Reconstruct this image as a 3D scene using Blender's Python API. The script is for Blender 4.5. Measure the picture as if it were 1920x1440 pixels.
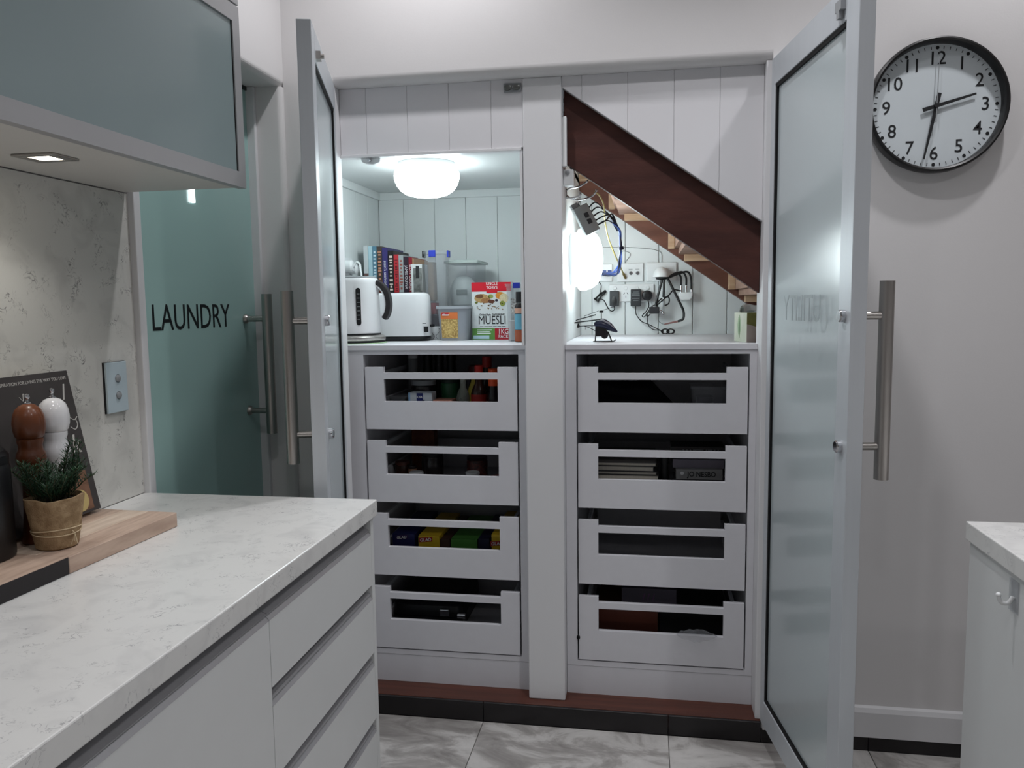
import bpy, math, random
from mathutils import Vector, Matrix
random.seed(7)
for o in list(bpy.data.objects): bpy.data.objects.remove(o)
SC = bpy.context.scene
COL = SC.collection
PI = math.pi

# ------------------------------------------------------------------ camera
FPX, YAW, PITCH, ROLL, CAMH = 1497.0, 0.16817, 0.09992, -0.0130, 1.40
cy, sy, cp, sp = math.cos(YAW), math.sin(YAW), math.cos(PITCH), math.sin(PITCH)
fwd = Vector((-sy * cp, cy * cp, -sp)); rgt = Vector((cy, sy, 0)); upv = rgt.cross(fwd)
cr, sr = math.cos(ROLL), math.sin(ROLL)
rgt, upv = cr * rgt + sr * upv, -sr * rgt + cr * upv
cam = bpy.data.cameras.new('camera'); cam.sensor_width = 36.0; cam.lens = FPX / 1920 * 36.0
cam.clip_start = 0.02
camo = bpy.data.objects.new('camera', cam); COL.objects.link(camo)
m = Matrix((rgt, upv, -fwd)).transposed().to_4x4(); m.translation = Vector((0, 0, CAMH))
camo.matrix_world = m
SC.camera = camo

# ------------------------------------------------------------------ world + lights + exposure
w = bpy.data.worlds.new('world'); SC.world = w; w.use_nodes = True
w.node_tree.nodes['Background'].inputs[0].default_value = (0.75, 0.78, 0.82, 1)
w.node_tree.nodes['Background'].inputs[1].default_value = 0.02
SC.view_settings.view_transform = 'Standard'; SC.view_settings.look = 'None'
SC.view_settings.exposure = 0.0; SC.view_settings.gamma = 1.0; SC.view_settings.use_curve_mapping = False
CEIL = 3.00
# ceiling downlights: (x, y, watts, beam)
DOWN = [(-0.62, 2.19, 9.6, 132), (0.15, 1.78, 11.0, 108), (0.97, 2.10, 8.3, 132), (-0.25, 0.55, 5.2, 140), (1.15, 0.55, 11.5, 140), (-0.25, -0.9, 8, 140), (1.6, -0.9, 8.5, 140)]
DOWN_COL = (0.985, 0.975, 1.0)
for i, (x, y, p, beam) in enumerate(DOWN):
    l = bpy.data.lights.new('downlight_lamp', 'SPOT'); l.energy = p * 4; l.color = DOWN_COL
    l.spot_size = math.radians(beam); l.spot_blend = 1.0; l.shadow_soft_size = 0.035
    o = bpy.data.objects.new('downlight_lamp', l); COL.objects.link(o); o.location = (x, y, CEIL - 0.03)
# recessed lamp under the wall cabinet
l = bpy.data.lights.new('cabinet_lamp', 'SPOT'); l.energy = 3.0; l.color = (1, 0.97, 0.90); l.spot_size = math.radians(120)
l.spot_blend = 0.8; l.shadow_soft_size = 0.03
o = bpy.data.objects.new('cabinet_lamp', l); COL.objects.link(o); o.location = (-1.137, 1.395, 1.684)
DOME_EMIT = 16.5

# ------------------------------------------------------------------ helpers
def lin(c):
    out = []
    for v in c[:3]:
        v /= 255.0
        out.append(v / 12.92 if v <= 0.04045 else ((v + 0.055) / 1.055) ** 2.4)
    return (*out, 1.0)

MATS = {}
def mat(name, rgb, rough=0.5, metal=0.0, spec=0.5, emit=0.0, trans=0.0, alpha=1.0, coat=0.0, var=0.0, vscale=8.0,
        bump=0.0, bscale=40.0, ior=1.45, stretch=None, rgb2=None, sheen=0.0, rvar=0.0):
    if name in MATS: return MATS[name]
    mt = bpy.data.materials.new(name); mt.use_nodes = True
    nt = mt.node_tree; b = nt.nodes['Principled BSDF']; L = nt.links.new
    b.inputs['Base Color'].default_value = lin(rgb)
    b.inputs['Roughness'].default_value = rough; b.inputs['Metallic'].default_value = metal
    b.inputs['Specular IOR Level'].default_value = spec; b.inputs['IOR'].default_value = ior
    b.inputs['Transmission Weight'].default_value = trans; b.inputs['Alpha'].default_value = alpha
    b.inputs['Coat Weight'].default_value = coat; b.inputs['Coat Roughness'].default_value = 0.08
    if emit:
        b.inputs['Emission Color'].default_value = lin(rgb); b.inputs['Emission Strength'].default_value = emit
    tc = nt.nodes.new('ShaderNodeTexCoord'); mp = nt.nodes.new('ShaderNodeMapping')
    L(tc.outputs['Object'], mp.inputs['Vector'])
    if stretch: mp.inputs['Scale'].default_value = stretch
    nz = nt.nodes.new('ShaderNodeTexNoise'); nz.inputs['Scale'].default_value = vscale; nz.inputs['Detail'].default_value = 5
    L(mp.outputs[0], nz.inputs['Vector'])
    if var or rgb2:
        mx = nt.nodes.new('ShaderNodeMix'); mx.data_type = 'RGBA'
        c1 = lin(rgb); c2 = lin(rgb2) if rgb2 else tuple(c * (1 - var) for c in c1[:3]) + (1,)
        mx.inputs[6].default_value = c1; mx.inputs[7].default_value = c2
        rp = nt.nodes.new('ShaderNodeValToRGB'); rp.color_ramp.elements[0].position = 0.35; rp.color_ramp.elements[1].position = 0.65
        L(nz.outputs['Fac'], rp.inputs[0]); L(rp.outputs[0], mx.inputs[0]); L(mx.outputs[2], b.inputs['Base Color'])
    if bump:
        n2 = nt.nodes.new('ShaderNodeTexNoise'); n2.inputs['Scale'].default_value = bscale; n2.inputs['Detail'].default_value = 4
        L(mp.outputs[0], n2.inputs['Vector'])
        bp = nt.nodes.new('ShaderNodeBump'); bp.inputs['Strength'].default_value = bump; bp.inputs['Distance'].default_value = 0.004
        L(n2.outputs['Fac'], bp.inputs['Height']); L(bp.outputs[0], b.inputs['Normal'])
    MATS[name] = mt
    return mt

def stone(name, base, vein, scale=9.0, stretch=(1, 1, 1), strength=1.0):
    mt = bpy.data.materials.new(name); mt.use_nodes = True; nt = mt.node_tree; L = nt.links.new
    b = nt.nodes['Principled BSDF']; b.inputs['Roughness'].default_value = 0.22; b.inputs['Specular IOR Level'].default_value = 0.4
    tc = nt.nodes.new('ShaderNodeTexCoord'); mp = nt.nodes.new('ShaderNodeMapping'); mp.inputs['Scale'].default_value = stretch
    L(tc.outputs['Object'], mp.inputs[0])
    def noise(sc, det, dist):
        n = nt.nodes.new('ShaderNodeTexNoise'); n.inputs['Scale'].default_value = sc; n.inputs['Detail'].default_value = det
        n.inputs['Distortion'].default_value = dist; L(mp.outputs[0], n.inputs['Vector']); return n.outputs['Fac']
    def ramp(src, stops):
        r = nt.nodes.new('ShaderNodeValToRGB'); e = r.color_ramp.elements
        e[0].position, e[0].color = stops[0][0], (stops[0][1],) * 3 + (1,)
        e[1].position, e[1].color = stops[1][0], (stops[1][1],) * 3 + (1,)
        for p, v in stops[2:]:
            k = e.new(p); k.color = (v, v, v, 1)
        L(src, r.inputs[0]); return r.outputs[0]
    def mul(a, c):
        q = nt.nodes.new('ShaderNodeMath'); q.operation = 'MULTIPLY'; L(a, q.inputs[0]); L(c, q.inputs[1]); return q.outputs[0]
    veins = ramp(noise(scale, 9, 1.6), [(0.475, 0), (0.525, 0), (0.497, strength), (0.503, strength)])
    patches = ramp(noise(scale * 0.55, 3, 0.6), [(0.51, 0), (0.68, 1)])
    f1 = mul(veins, patches)
    blot = ramp(noise(scale * 0.3, 6, 0.8), [(0.50, 0), (0.80, 0.28)])
    ad = nt.nodes.new('ShaderNodeMath'); ad.operation = 'MAXIMUM'; L(f1, ad.inputs[0]); L(blot, ad.inputs[1])
    mx = nt.nodes.new('ShaderNodeMix'); mx.data_type = 'RGBA'
    mx.inputs[6].default_value = lin(base); mx.inputs[7].default_value = lin(vein)
    L(ad.outputs[0], mx.inputs[0]); L(mx.outputs[2], b.inputs['Base Color'])
    MATS[name] = mt
    return mt

def floor_stone(name):
    mt = bpy.data.materials.new(name); mt.use_nodes = True; nt = mt.node_tree; L = nt.links.new
    b = nt.nodes['Principled BSDF']; b.inputs['Roughness'].default_value = 0.28
    tc = nt.nodes.new('ShaderNodeTexCoord')
    mp = nt.nodes.new('ShaderNodeMapping'); mp.inputs['Rotation'].default_value = (0, 0, 0.7); mp.inputs['Scale'].default_value = (1.0, 1.8, 1)
    L(tc.outputs['Object'], mp.inputs[0])
    n = nt.nodes.new('ShaderNodeTexNoise'); n.inputs['Scale'].default_value = 4.2; n.inputs['Detail'].default_value = 8; n.inputs['Distortion'].default_value = 0.9
    n.inputs['Roughness'].default_value = 0.62
    L(mp.outputs[0], n.inputs['Vector'])
    r = nt.nodes.new('ShaderNodeValToRGB'); e = r.color_ramp.elements
    e[0].position, e[0].color = 0.34, lin((138, 134, 131)); e[1].position, e[1].color = 0.62, lin((206, 203, 200))
    k = e.new(0.47); k.color = lin((168, 164, 161)); k = e.new(0.53); k.color = lin((194, 191, 188))
    L(n.outputs['Fac'], r.inputs[0]); L(r.outputs[0], b.inputs['Base Color'])
    MATS[name] = mt
    return mt

class B:
    """collects shapes; build() links them as ONE mesh object"""
    def __init__(s): s.v = []; s.f = []; s.sm = []
    def add(s, vs, fs, smooth=False):
        k = len(s.v); s.v += [tuple(p) for p in vs]
        for f in fs: s.f.append([i + k for i in f]); s.sm.append(smooth)
        return s
    def box(s, x0, y0, z0, x1, y1, z1):
        vs = [(x, y, z) for z in (z0, z1) for y in (y0, y1) for x in (x0, x1)]
        return s.add(vs, [(0, 2, 3, 1), (4, 5, 7, 6), (0, 1, 5, 4), (2, 6, 7, 3), (0, 4, 6, 2), (1, 3, 7, 5)])
    def hexa(s, pts):                      # 8 points: bottom ring 0-3, top ring 4-7
        return s.add(pts, [(3, 2, 1, 0), (4, 5, 6, 7), (0, 1, 5, 4), (1, 2, 6, 5), (2, 3, 7, 6), (3, 0, 4, 7)])
    def prism(s, poly, a, b, axis='y', smooth=False):
        n = len(poly)
        def p(u, v, t): return {'y': (u, t, v), 'x': (t, u, v), 'z': (u, v, t)}[axis]
        vs = [p(u, v, a) for u, v in poly] + [p(u, v, b) for u, v in poly]
        s.add(vs, [tuple(range(n)), tuple(range(2 * n - 1, n - 1, -1))])
        k = len(s.v) - 2 * n
        for i in range(n):
            j = (i + 1) % n
            s.f.append([k + i, k + n + i, k + n + j, k + j]); s.sm.append(smooth)
        return s
    def rings(s, rings, caps=True, smooth=True):
        n = len(rings[0]); vs = [p for r in rings for p in r]; fs = []
        for a in range(len(rings) - 1):
            for i in range(n):
                j = (i + 1) % n
                fs.append((a * n + i, a * n + j, (a + 1) * n + j, (a + 1) * n + i))
        s.add(vs, fs, smooth)
        if caps:
            k = len(s.v) - len(vs)
            s.f.append([k + i for i in range(n - 1, -1, -1)]); s.sm.append(False)
            s.f.append([k + (len(rings) - 1) * n + i for i in range(n)]); s.sm.append(False)
        return s
    def lathe(s, prof, c=(0, 0, 0), axis=(0, 0, 1), n=32, caps=True, sx=1.0):
        ax = Vector(axis).normalized(); t = Vector((1, 0, 0)) if abs(ax.x) < 0.9 else Vector((0, 0, 1))
        u = (t - ax * t.dot(ax)).normalized(); v = ax.cross(u); c = Vector(c)
        rg = [[c + ax * h + (u * math.cos(2 * PI * i / n) * sx + v * math.sin(2 * PI * i / n)) * max(r, 1e-5) for i in range(n)] for r, h in prof]
        return s.rings(rg, caps)
    def cyl(s, p0, p1, r, r1=None, n=20):
        p0, p1 = Vector(p0), Vector(p1); d = (p1 - p0)
        return s.lathe([(r, 0), (r if r1 is None else r1, d.length)], p0, d, n)
    def tube(s, pts, r, n=8, sub=6, closed=False):
        P = [Vector(p) for p in pts]
        if len(P) > 2 and sub > 1:
            Q = []
            for i in range(len(P) - 1):
                a, b_, c, d = P[max(i - 1, 0)], P[i], P[i + 1], P[min(i + 2, len(P) - 1)]
                for k in range(sub):
                    t = k / sub
                    Q.append(0.5 * ((2 * b_) + (c - a) * t + (2 * a - 5 * b_ + 4 * c - d) * t * t + (-a + 3 * b_ - 3 * c + d) * t ** 3))
            Q.append(P[-1]); P = Q
        rg = []; u = None
        for i, p in enumerate(P):
            d = (P[min(i + 1, len(P) - 1)] - P[max(i - 1, 0)])
            d = d.normalized() if d.length > 1e-9 else Vector((0, 0, 1))
            if u is None:
                t = Vector((0, 0, 1)) if abs(d.z) < 0.9 else Vector((1, 0, 0)); u = (t - d * t.dot(d)).normalized()
            else:
                u = u - d * u.dot(d); u = u.normalized() if u.length > 1e-6 else Vector((1, 0, 0))
            v = d.cross(u)
            rr = r(i / (len(P) - 1)) if callable(r) else r
            rg.append([p + (u * math.cos(2 * PI * k / n) + v * math.sin(2 * PI * k / n)) * rr for k in range(n)])
        return s.rings(rg, True)
    def ellip(s, c, rx, ry, rz, n=16, m_=10):
        rg = []
        for j in range(m_ + 1):
            a = -PI / 2 + PI * j / m_
            rg.append([(c[0] + rx * max(math.cos(a), 1e-4) * math.cos(2 * PI * i / n), c[1] + ry * max(math.cos(a), 1e-4) * math.sin(2 * PI * i / n), c[2] + rz * math.sin(a)) for i in range(n)])
        return s.rings(rg, True)
    def xform(s, M): s.v = [tuple(M @ Vector(p)) for p in s.v]; return s
    def build(s, name, mt, parent=None, label=None, bevel=0.0, seg=2):
        me = bpy.data.meshes.new(name); me.from_pydata(s.v, [], s.f); me.update()
        me.polygons.foreach_set('use_smooth', s.sm)
        if any(s.sm): me.set_sharp_from_angle(angle=math.radians(38))
        me.materials.append(mt)
        o = bpy.data.objects.new(name, me); COL.objects.link(o)
        if parent is not None: attach(o, parent)
        if label: o['label'] = label
        if bevel:
            md = o.modifiers.new('bevel', 'BEVEL'); md.width = bevel; md.segments = seg; md.limit_method = 'ANGLE'; md.angle_limit = 0.6
            md.harden_normals = False
        return o

def attach(o, parent):
    o.parent = parent
    if parent.get('_world'):               # parts drawn in world coordinates under an Empty at the thing's base
        o.matrix_parent_inverse = Matrix.Translation(-Vector(parent.location))

ROOTS = []
def thing(name, label, cat, loc, rotz=0.0, group=None, kind=None, world=True):
    o = bpy.data.objects.new(name, None); COL.objects.link(o); o.empty_display_size = 0.05
    o.location = loc; o.rotation_euler = (0, 0, rotz); o['label'] = label; o['category'] = cat
    if group: o['group'] = group
    if kind: o['kind'] = kind
    if world: o['_world'] = 1
    ROOTS.append(o)
    return o
def tag(o, label, cat, group=None, kind=None):
    o['label'] = label; o['category'] = cat
    if group: o['group'] = group
    if kind: o['kind'] = kind
    return o
def text(name, body, size, mt, parent, origin, xdir=(1, 0, 0), ydir=(0, 0, 1), ext=0.0004, align='CENTER', sx=1.0, label=None, shear=0.0, bold=0.0):
    cu = bpy.data.curves.new(name, 'FONT'); cu.body = body; cu.size = size; cu.extrude = ext; cu.align_x = align; cu.align_y = 'CENTER'
    cu.resolution_u = 3; cu.shear = shear; cu.offset = bold
    t = bpy.data.objects.new(name, cu); COL.objects.link(t)
    bpy.context.view_layer.update()
    me = bpy.data.meshes.new_from_object(t); bpy.data.objects.remove(t)
    X = Vector(xdir).normalized(); Y = Vector(ydir).normalized(); Z = X.cross(Y)
    M = Matrix((X * sx, Y, Z)).transposed().to_4x4(); M.translation = Vector(origin)
    me.transform(M); me.name = name
    me.materials.clear(); me.materials.append(mt)
    o = bpy.data.objects.new(name, me); COL.objects.link(o); attach(o, parent)
    if label: o['label'] = label
    return o

# ------------------------------------------------------------------ materials
WALL = mat('wall_paint', (224, 222, 222), 0.75, spec=0.2, bump=0.04, bscale=220)
CEILM = mat('ceiling_paint', (230, 229, 228), 0.9, spec=0.1, bump=0.03, bscale=150)
WHITE = mat('white_gloss_paint', (222, 222, 224), 0.38, spec=0.4, bump=0.02, bscale=60)
BOARD = mat('white_board_paint', (224, 223, 226), 0.5, spec=0.35, bump=0.03, bscale=80)
NICHE = mat('niche_paint', (222, 226, 226), 0.55, spec=0.3, bump=0.03, bscale=80)
MELA = mat('white_melamine', (214, 214, 219), 0.42, spec=0.4, var=0.02, vscale=30)
INNER = mat('grey_white_carcass', (196, 196, 200), 0.6, spec=0.2, var=0.03, vscale=20)
CABF = mat('kitchen_front', (214, 216, 216), 0.40, spec=0.45, var=0.015, vscale=12)
ALU = mat('satin_aluminium', (200, 205, 210), 0.42, metal=0.15, spec=0.5, var=0.03, vscale=60, stretch=(1, 1, 0.02))
ALUD = mat('channel_aluminium', (168, 168, 171), 0.42, metal=0.45, var=0.04, vscale=80)
STEEL = mat('brushed_steel', (182, 178, 174), 0.34, metal=1.0, var=0.08, vscale=90, stretch=(1, 1, 0.03))
CHROME = mat('chrome', (205, 205, 208), 0.12, metal=1.0, var=0.01)
RUBBER = mat('black_gasket', (14, 14, 16), 0.6, spec=0.3, var=0.1)
FROST = mat('frosted_glass', (190, 200, 203), 0.22, spec=0.5, var=0.015, vscale=3, coat=0.25)
TEAL = mat('teal_back_glass', (166, 200, 196), 0.16, spec=0.5, var=0.03, vscale=2.0, coat=0.2)
CABGL = mat('grey_green_glass', (140, 156, 158), 0.30, spec=0.5, var=0.03, vscale=2.0, coat=0.15)
OPAL = mat('opal_lamp', (236, 250, 252), 0.3, emit=DOME_EMIT)
LEDM = mat('led_lens', (255, 246, 226), 0.3, emit=14.0)
DLENS = mat('downlight_lens', (255, 250, 245), 0.3, emit=4.0)
PLAST = mat('white_plastic', (228, 230, 231), 0.32, spec=0.5, var=0.01)
GREYPL = mat('grey_plastic', (150, 153, 156), 0.4, var=0.03)
BLACK = mat('black_plastic', (20, 20, 23), 0.38, spec=0.5, var=0.08)
BLACKT = mat('black_vinyl', (22, 26, 28), 0.5, var=0.02)
CABLE = mat('black_cable', (16, 16, 18), 0.45, spec=0.5, var=0.05)
BLUEC = mat('blue_cable', (32, 66, 140), 0.4, var=0.1)
NAVYC = mat('navy_cable', (24, 32, 60), 0.4, var=0.1)
YELC = mat('yellow_cable', (176, 160, 88), 0.45, var=0.05)
GREYC = mat('grey_wire', (110, 114, 116), 0.5, var=0.05)
STONE = stone('white_quartz', (222, 222, 220), (140, 140, 146), 44.0, strength=0.8)
STONEW = stone('splash_quartz', (212, 211, 206), (112, 110, 110), 38.0)
FLOORM = floor_stone('marbled_floor_tile')
GROUT = mat('grout', (120, 118, 116), 0.9, var=0.05)
DARKT = mat('black_skirting_tile', (30, 27, 29), 0.35, var=0.2, vscale=14)
REDWOOD = mat('red_brown_threshold_wood', (92, 50, 37), 0.42, rgb2=(72, 38, 28), vscale=16, stretch=(0.15, 3, 1))
STAIRW = mat('dark_stair_timber', (80, 44, 37), 0.5, rgb2=(64, 33, 28), vscale=9, stretch=(0.6, 1, 2.5), bump=0.08, bscale=60)
STAIRB = mat('brown_stair_timber', (112, 72, 58), 0.6, rgb2=(92, 56, 44), vscale=9, stretch=(0.6, 1, 2.5))
PINE = mat('raw_pine', (196, 166, 136), 0.65, rgb2=(176, 144, 114), vscale=12, stretch=(0.3, 1, 4))
PLYW = mat('tread_underside_wood', (158, 128, 112), 0.65, rgb2=(138, 108, 94), vscale=10, stretch=(0.4, 1, 3))
BOARDW = mat('board_timber', (202, 178, 160), 0.48, rgb2=(176, 151, 134), vscale=7, stretch=(9, 1.2, 6), bump=0.03)
BOARDW2 = mat('board_timber_pale', (218, 200, 182), 0.48, rgb2=(198, 177, 158), vscale=7, stretch=(9, 1.2, 6), bump=0.03)
BURLAP = mat('burlap', (172, 148, 116), 0.9, spec=0.1, rgb2=(140, 116, 88), vscale=60, bump=0.5, bscale=420)
STRING = mat('string', (208, 188, 156), 0.85, spec=0.1, var=0.1, vscale=200)
LEAF = mat('rosemary_leaf', (36, 74, 44), 0.55, rgb2=(22, 50, 32), vscale=60)
STEMM = mat('rosemary_stem', (62, 66, 38), 0.7, var=0.2)
SOIL = mat('soil', (40, 30, 24), 0.95, var=0.3, vscale=120)
CERAM = mat('white_ceramic', (228, 228, 230), 0.12, spec=0.6, coat=0.4, var=0.01)
MILLW = mat('mill_wood', (120, 66, 34), 0.35, rgb2=(82, 42, 22), vscale=14, stretch=(1, 1, 0.4), coat=0.2)
PAPER = mat('paper_pages', (214, 208, 196), 0.8, spec=0.1, var=0.08, vscale=200, stretch=(1, 1, 0.02))
CLEAR = mat('clear_plastic', (232, 238, 238), 0.12, trans=0.0, alpha=0.20, spec=0.6, var=0.01)
MILKY = mat('milky_plastic', (176, 180, 188), 0.35, alpha=0.62, spec=0.5, var=0.03)
CLEARD = mat('smoky_clear_plastic', (170, 174, 180), 0.15, alpha=0.28, spec=0.6, var=0.01)
def colour(name, rgb, rough=0.5, **k): return mat(name, rgb, rough, **({'var': 0.06, 'vscale': 20} | k))

# ------------------------------------------------------------------ setting
D = 2.5215          # face of the cupboard wall
def arc(cx, cz, r, a0, a1, n=8): return [(cx + r * math.cos(math.radians(a0 + (a1 - a0) * i / n)), cz + r * math.sin(math.radians(a0 + (a1 - a0) * i / n))) for i in range(n + 1)]

fl = thing('floor', 'marbled grey polished floor tiles in front of the cupboard', 'floor', (0.3, 1.0, 0), kind='structure')
B().box(-1.6, -3.0, -0.05, 3.2, 2.62, -0.006).build('grout_bed', GROUT, fl)
TX = [-1.152 + 0.6125 * i for i in range(8)]; TY = [2.512 - 0.6125 * i for i in range(10)]
tile_me = None
for i in range(-1, 7):
    for j in range(9):
        x0, y1 = -1.152 + 0.6125 * i, TY[j]
        if tile_me is None:
            tl = B().box(0.0012, -0.6113, -0.02, 0.6113, -0.0012, 0.0).build('tile', FLOORM, fl, bevel=0.001, seg=1); tile_me = tl.data
        else:
            tl = bpy.data.objects.new('tile', tile_me); COL.objects.link(tl); attach(tl, fl)
            md = tl.modifiers.new('bevel', 'BEVEL'); md.width = 0.001; md.segments = 1
        tl.location = (x0, y1, 0)
# each tile has its own piece of the marbling: object coordinates shift by a random vector
nt = FLOORM.node_tree
oi = nt.nodes.new('ShaderNodeObjectInfo'); vm = nt.nodes.new('ShaderNodeVectorMath'); vm.operation = 'MULTIPLY_ADD'
tc = [n for n in nt.nodes if n.type == 'TEX_COORD'][0]; mpn = [n for n in nt.nodes if n.type == 'MAPPING'][0]
vm.inputs[1].default_value = (37.0, 53.0, 19.0)
cmb = nt.nodes.new('ShaderNodeCombineXYZ')
for k in range(3): nt.links.new(oi.outputs['Random'], cmb.inputs[k])
nt.links.new(cmb.outputs[0], vm.inputs[0]); nt.links.new(tc.outputs['Object'], vm.inputs[2]); nt.links.new(vm.outputs[0], mpn.inputs[0])

tag(B().box(-1.6, -3.0, CEIL, 3.2, 3.6, CEIL + 0.1).build('ceiling', CEILM), 'flat white plaster ceiling above the kitchen', 'ceiling', kind='structure')
# cupboard wall with a rounded lintel edge over the opening
wb = B()
prof = [(2.60, 2.105), (2.60, CEIL), (D, CEIL)] + [(D + 0.028 - 0.028 * math.cos(math.radians(a)), 2.133 - 0.028 * math.sin(math.radians(a))) for a in range(0, 91, 9)]
wb.prism(prof, -1.0, 0.362, 'x', smooth=True)
wb.box(-1.17, D, 0, -1.0, 2.572, CEIL)
wb.box(0.362, D, 0, 3.0, 2.66, CEIL)
wb.box(-1.17, 2.60, 2.1049, 0.362, 2.66, CEIL)
tag(wb.build('wall_back', WALL), 'white plaster wall above and beside the open cupboard', 'wall', kind='structure')
for p in bpy.data.objects['wall_back'].data.polygons:      # only the rounded strip is smooth
    if abs(p.normal.y) > 0.999 or abs(p.normal.z) > 0.999 or abs(p.normal.x) > 0.999: p.use_smooth = False
# far jamb of the laundry opening, slightly proud, with a rounded corner
jp = [(-1.5, 2.62), (-1.5, 2.502)] + arc(-1.186, 2.518, 0.016, -90, 0, 6) + [(-1.17, 2.62)]
jb = B().prism(jp, 0, 2.11, 'z'); tag(jb.build('wall_jamb', WALL), 'white rounded wall nib between laundry opening and cupboard door', 'wall', kind='structure')
# bulkhead over the laundry opening with a rounded lower edge
bp_ = [(-1.5, 2.11), (-1.5, CEIL), (-1.17, CEIL)] + [(-1.19 + 0.02 * math.cos(math.radians(a)), 2.13 - 0.02 * math.sin(math.radians(a))) for a in range(0, 91, 15)]
bh = B().prism([(u, v) for u, v in bp_], 1.865, 2.56, 'y'); tag(bh.build('wall_bulkhead', WALL), 'white wall bulkhead over the laundry opening', 'wall', kind='structure')
tag(B().box(-1.5, -3.0, 0, -1.309, 1.868, CEIL).build('wall_left', WALL), 'white kitchen wall behind the stone splashback and cabinets', 'wall', kind='structure')
tag(B().box(-1.6, -3.1, 0, 3.2, -3.0, CEIL).build('wall_front', WALL), 'plain white wall on the far side of the kitchen', 'wall', kind='structure')
tag(B().box(3.0, -3.0, 0, 3.1, 2.7, CEIL).build('wall_right', WALL), 'plain white wall at the far right of the kitchen', 'wall', kind='structure')
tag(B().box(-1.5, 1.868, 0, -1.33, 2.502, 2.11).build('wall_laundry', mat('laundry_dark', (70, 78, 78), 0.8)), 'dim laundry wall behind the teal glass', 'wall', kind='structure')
tr = B().box(-1.33, 1.868, 0.0, -1.282, 1.896, 2.11); tag(tr.build('trim_1', WHITE, bevel=0.003), 'narrow white jamb strip between splashback and laundry glass', 'trim', kind='structure')
tr = B().box(-1.30, 2.486, 0.0, -1.258, 2.502, 2.11); tag(tr.build('trim_2', WHITE, bevel=0.002), 'thin white jamb strip at the far edge of the laundry glass', 'trim', kind='structure')
# stone splashback
tag(B().box(-1.309, -0.6, 0.92, -1.2985, 1.868, 1.69).build('splashback', STONEW, bevel=0.001), 'pale grey-veined stone splashback between worktop and wall cabinet', 'splashback', kind='structure')
# post between the two cupboards
tag(B().box(-0.390, 2.56, 0.068, -0.2666, 2.68, 2.105).build('trim_3', WHITE, bevel=0.004), 'broad white post between the two open cupboards', 'post', kind='structure')
# linings of the opening
tag(B().box(-1.016, 2.53, 0.068, -0.9985, 2.572, 2.105).build('trim_4', WHITE, bevel=0.002), 'white jamb lining at the left side of the pantry', 'trim', kind='structure')
tag(B().box(0.345, 2.53, 0.068, 0.3625, 2.66, 2.105).build('trim_5', WHITE, bevel=0.002), 'white jamb lining at the right side of the utility cupboard', 'trim', kind='structure')
# timber threshold and black tile kick
tag(B().box(-1.0, 2.5225, 0.02, 0.362, 2.66, 0.068).build('trim_6', REDWOOD, bevel=0.002), 'red-brown timber threshold under the open cupboards', 'threshold', kind='structure')
kk = thing('trim_7', 'black tile kickboard under the timber threshold', 'kickboard', (-0.3, 2.518, 0), kind='structure')
ks = [-1.16, -0.5395, 0.0725, 0.362]
for a, b_ in zip(ks[:-1], ks[1:]): B().box(a + 0.0008, 2.513, 0, b_ - 0.0008, 2.5225, 0.066).build('tile', DARKT, kk, bevel=0.001, seg=1)
kk = thing('trim_8', 'black tile skirting under the white baseboard below the clock', 'skirting', (1.4, 2.518, 0), kind='structure')
ks = [0.362, 0.6845, 1.297, 1.909, 2.52, 2.99]
for a, b_ in zip(ks[:-1], ks[1:]): B().box(a + 0.0008, 2.511, 0, b_ - 0.0008, D, 0.045).build('tile', DARKT, kk, bevel=0.001, seg=1)
bbp = [(D, 0.0455), (D - 0.015, 0.0455), (D - 0.015, 0.125), (D - 0.009, 0.138), (D, 0.143)]
tag(B().prism(bbp, 0.366, 2.99, 'x').build('baseboard_right', WHITE), 'white baseboard below the wall clock', 'baseboard', kind='structure')

# boards over the pantry opening and over the stairs
YP = 2.566
pl = thing('wall_upper_left', 'white tongue-and-groove boards above the pantry opening', 'wall', (-0.7, YP, 1.89), kind='structure')
gx = [-0.998, -0.9075, -0.7684, -0.630, -0.492, -0.390]
for a, b_ in zip(gx[:-1], gx[1:]): B().box(a + 0.0003, YP, 1.894, b_ - 0.0003, YP + 0.012, 2.105).build('board', BOARD, pl, bevel=0.0012, seg=1)
B().box(-0.998, YP + 0.010, 1.894, -0.39, YP + 0.03, 2.105).build('backing', BOARD, pl)
B().box(-0.998, 2.560, 1.884, -0.395, 2.60, 1.8935).build('edge_trim', WHITE, pl, bevel=0.001)
B().box(-0.401, 2.562, 1.2645, -0.392, 2.60, 1.884).build('edge_trim', WHITE, pl, bevel=0.001)
pr = thing('wall_upper_right', 'white tongue-and-groove boards over the sloping stair stringer', 'wall', (0.05, YP, 1.7), kind='structure')
def stz(x): return 2.072 - 0.7045 * (x + 0.2666)
gx = [-0.2666, -0.2035, -0.0617, 0.0788, 0.2155, 0.345]
for a, b_ in zip(gx[:-1], gx[1:]):
    a2, b2 = a + 0.0003, b_ - 0.0003
    B().prism([(a2, stz(a2)), (b2, stz(b2)), (b2, 2.105), (a2, 2.105)], YP + 0.012, YP, 'y').build('board', BOARD, pr, bevel=0.0012, seg=1)
B().prism([(-0.2666, stz(-0.2666)), (0.345, stz(0.345)), (0.345, 2.105), (-0.2666, 2.105)], YP + 0.028, YP + 0.011, 'y').build('backing', mat('board_edge', (176, 176, 176), 0.6, var=0.03), pr)

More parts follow.
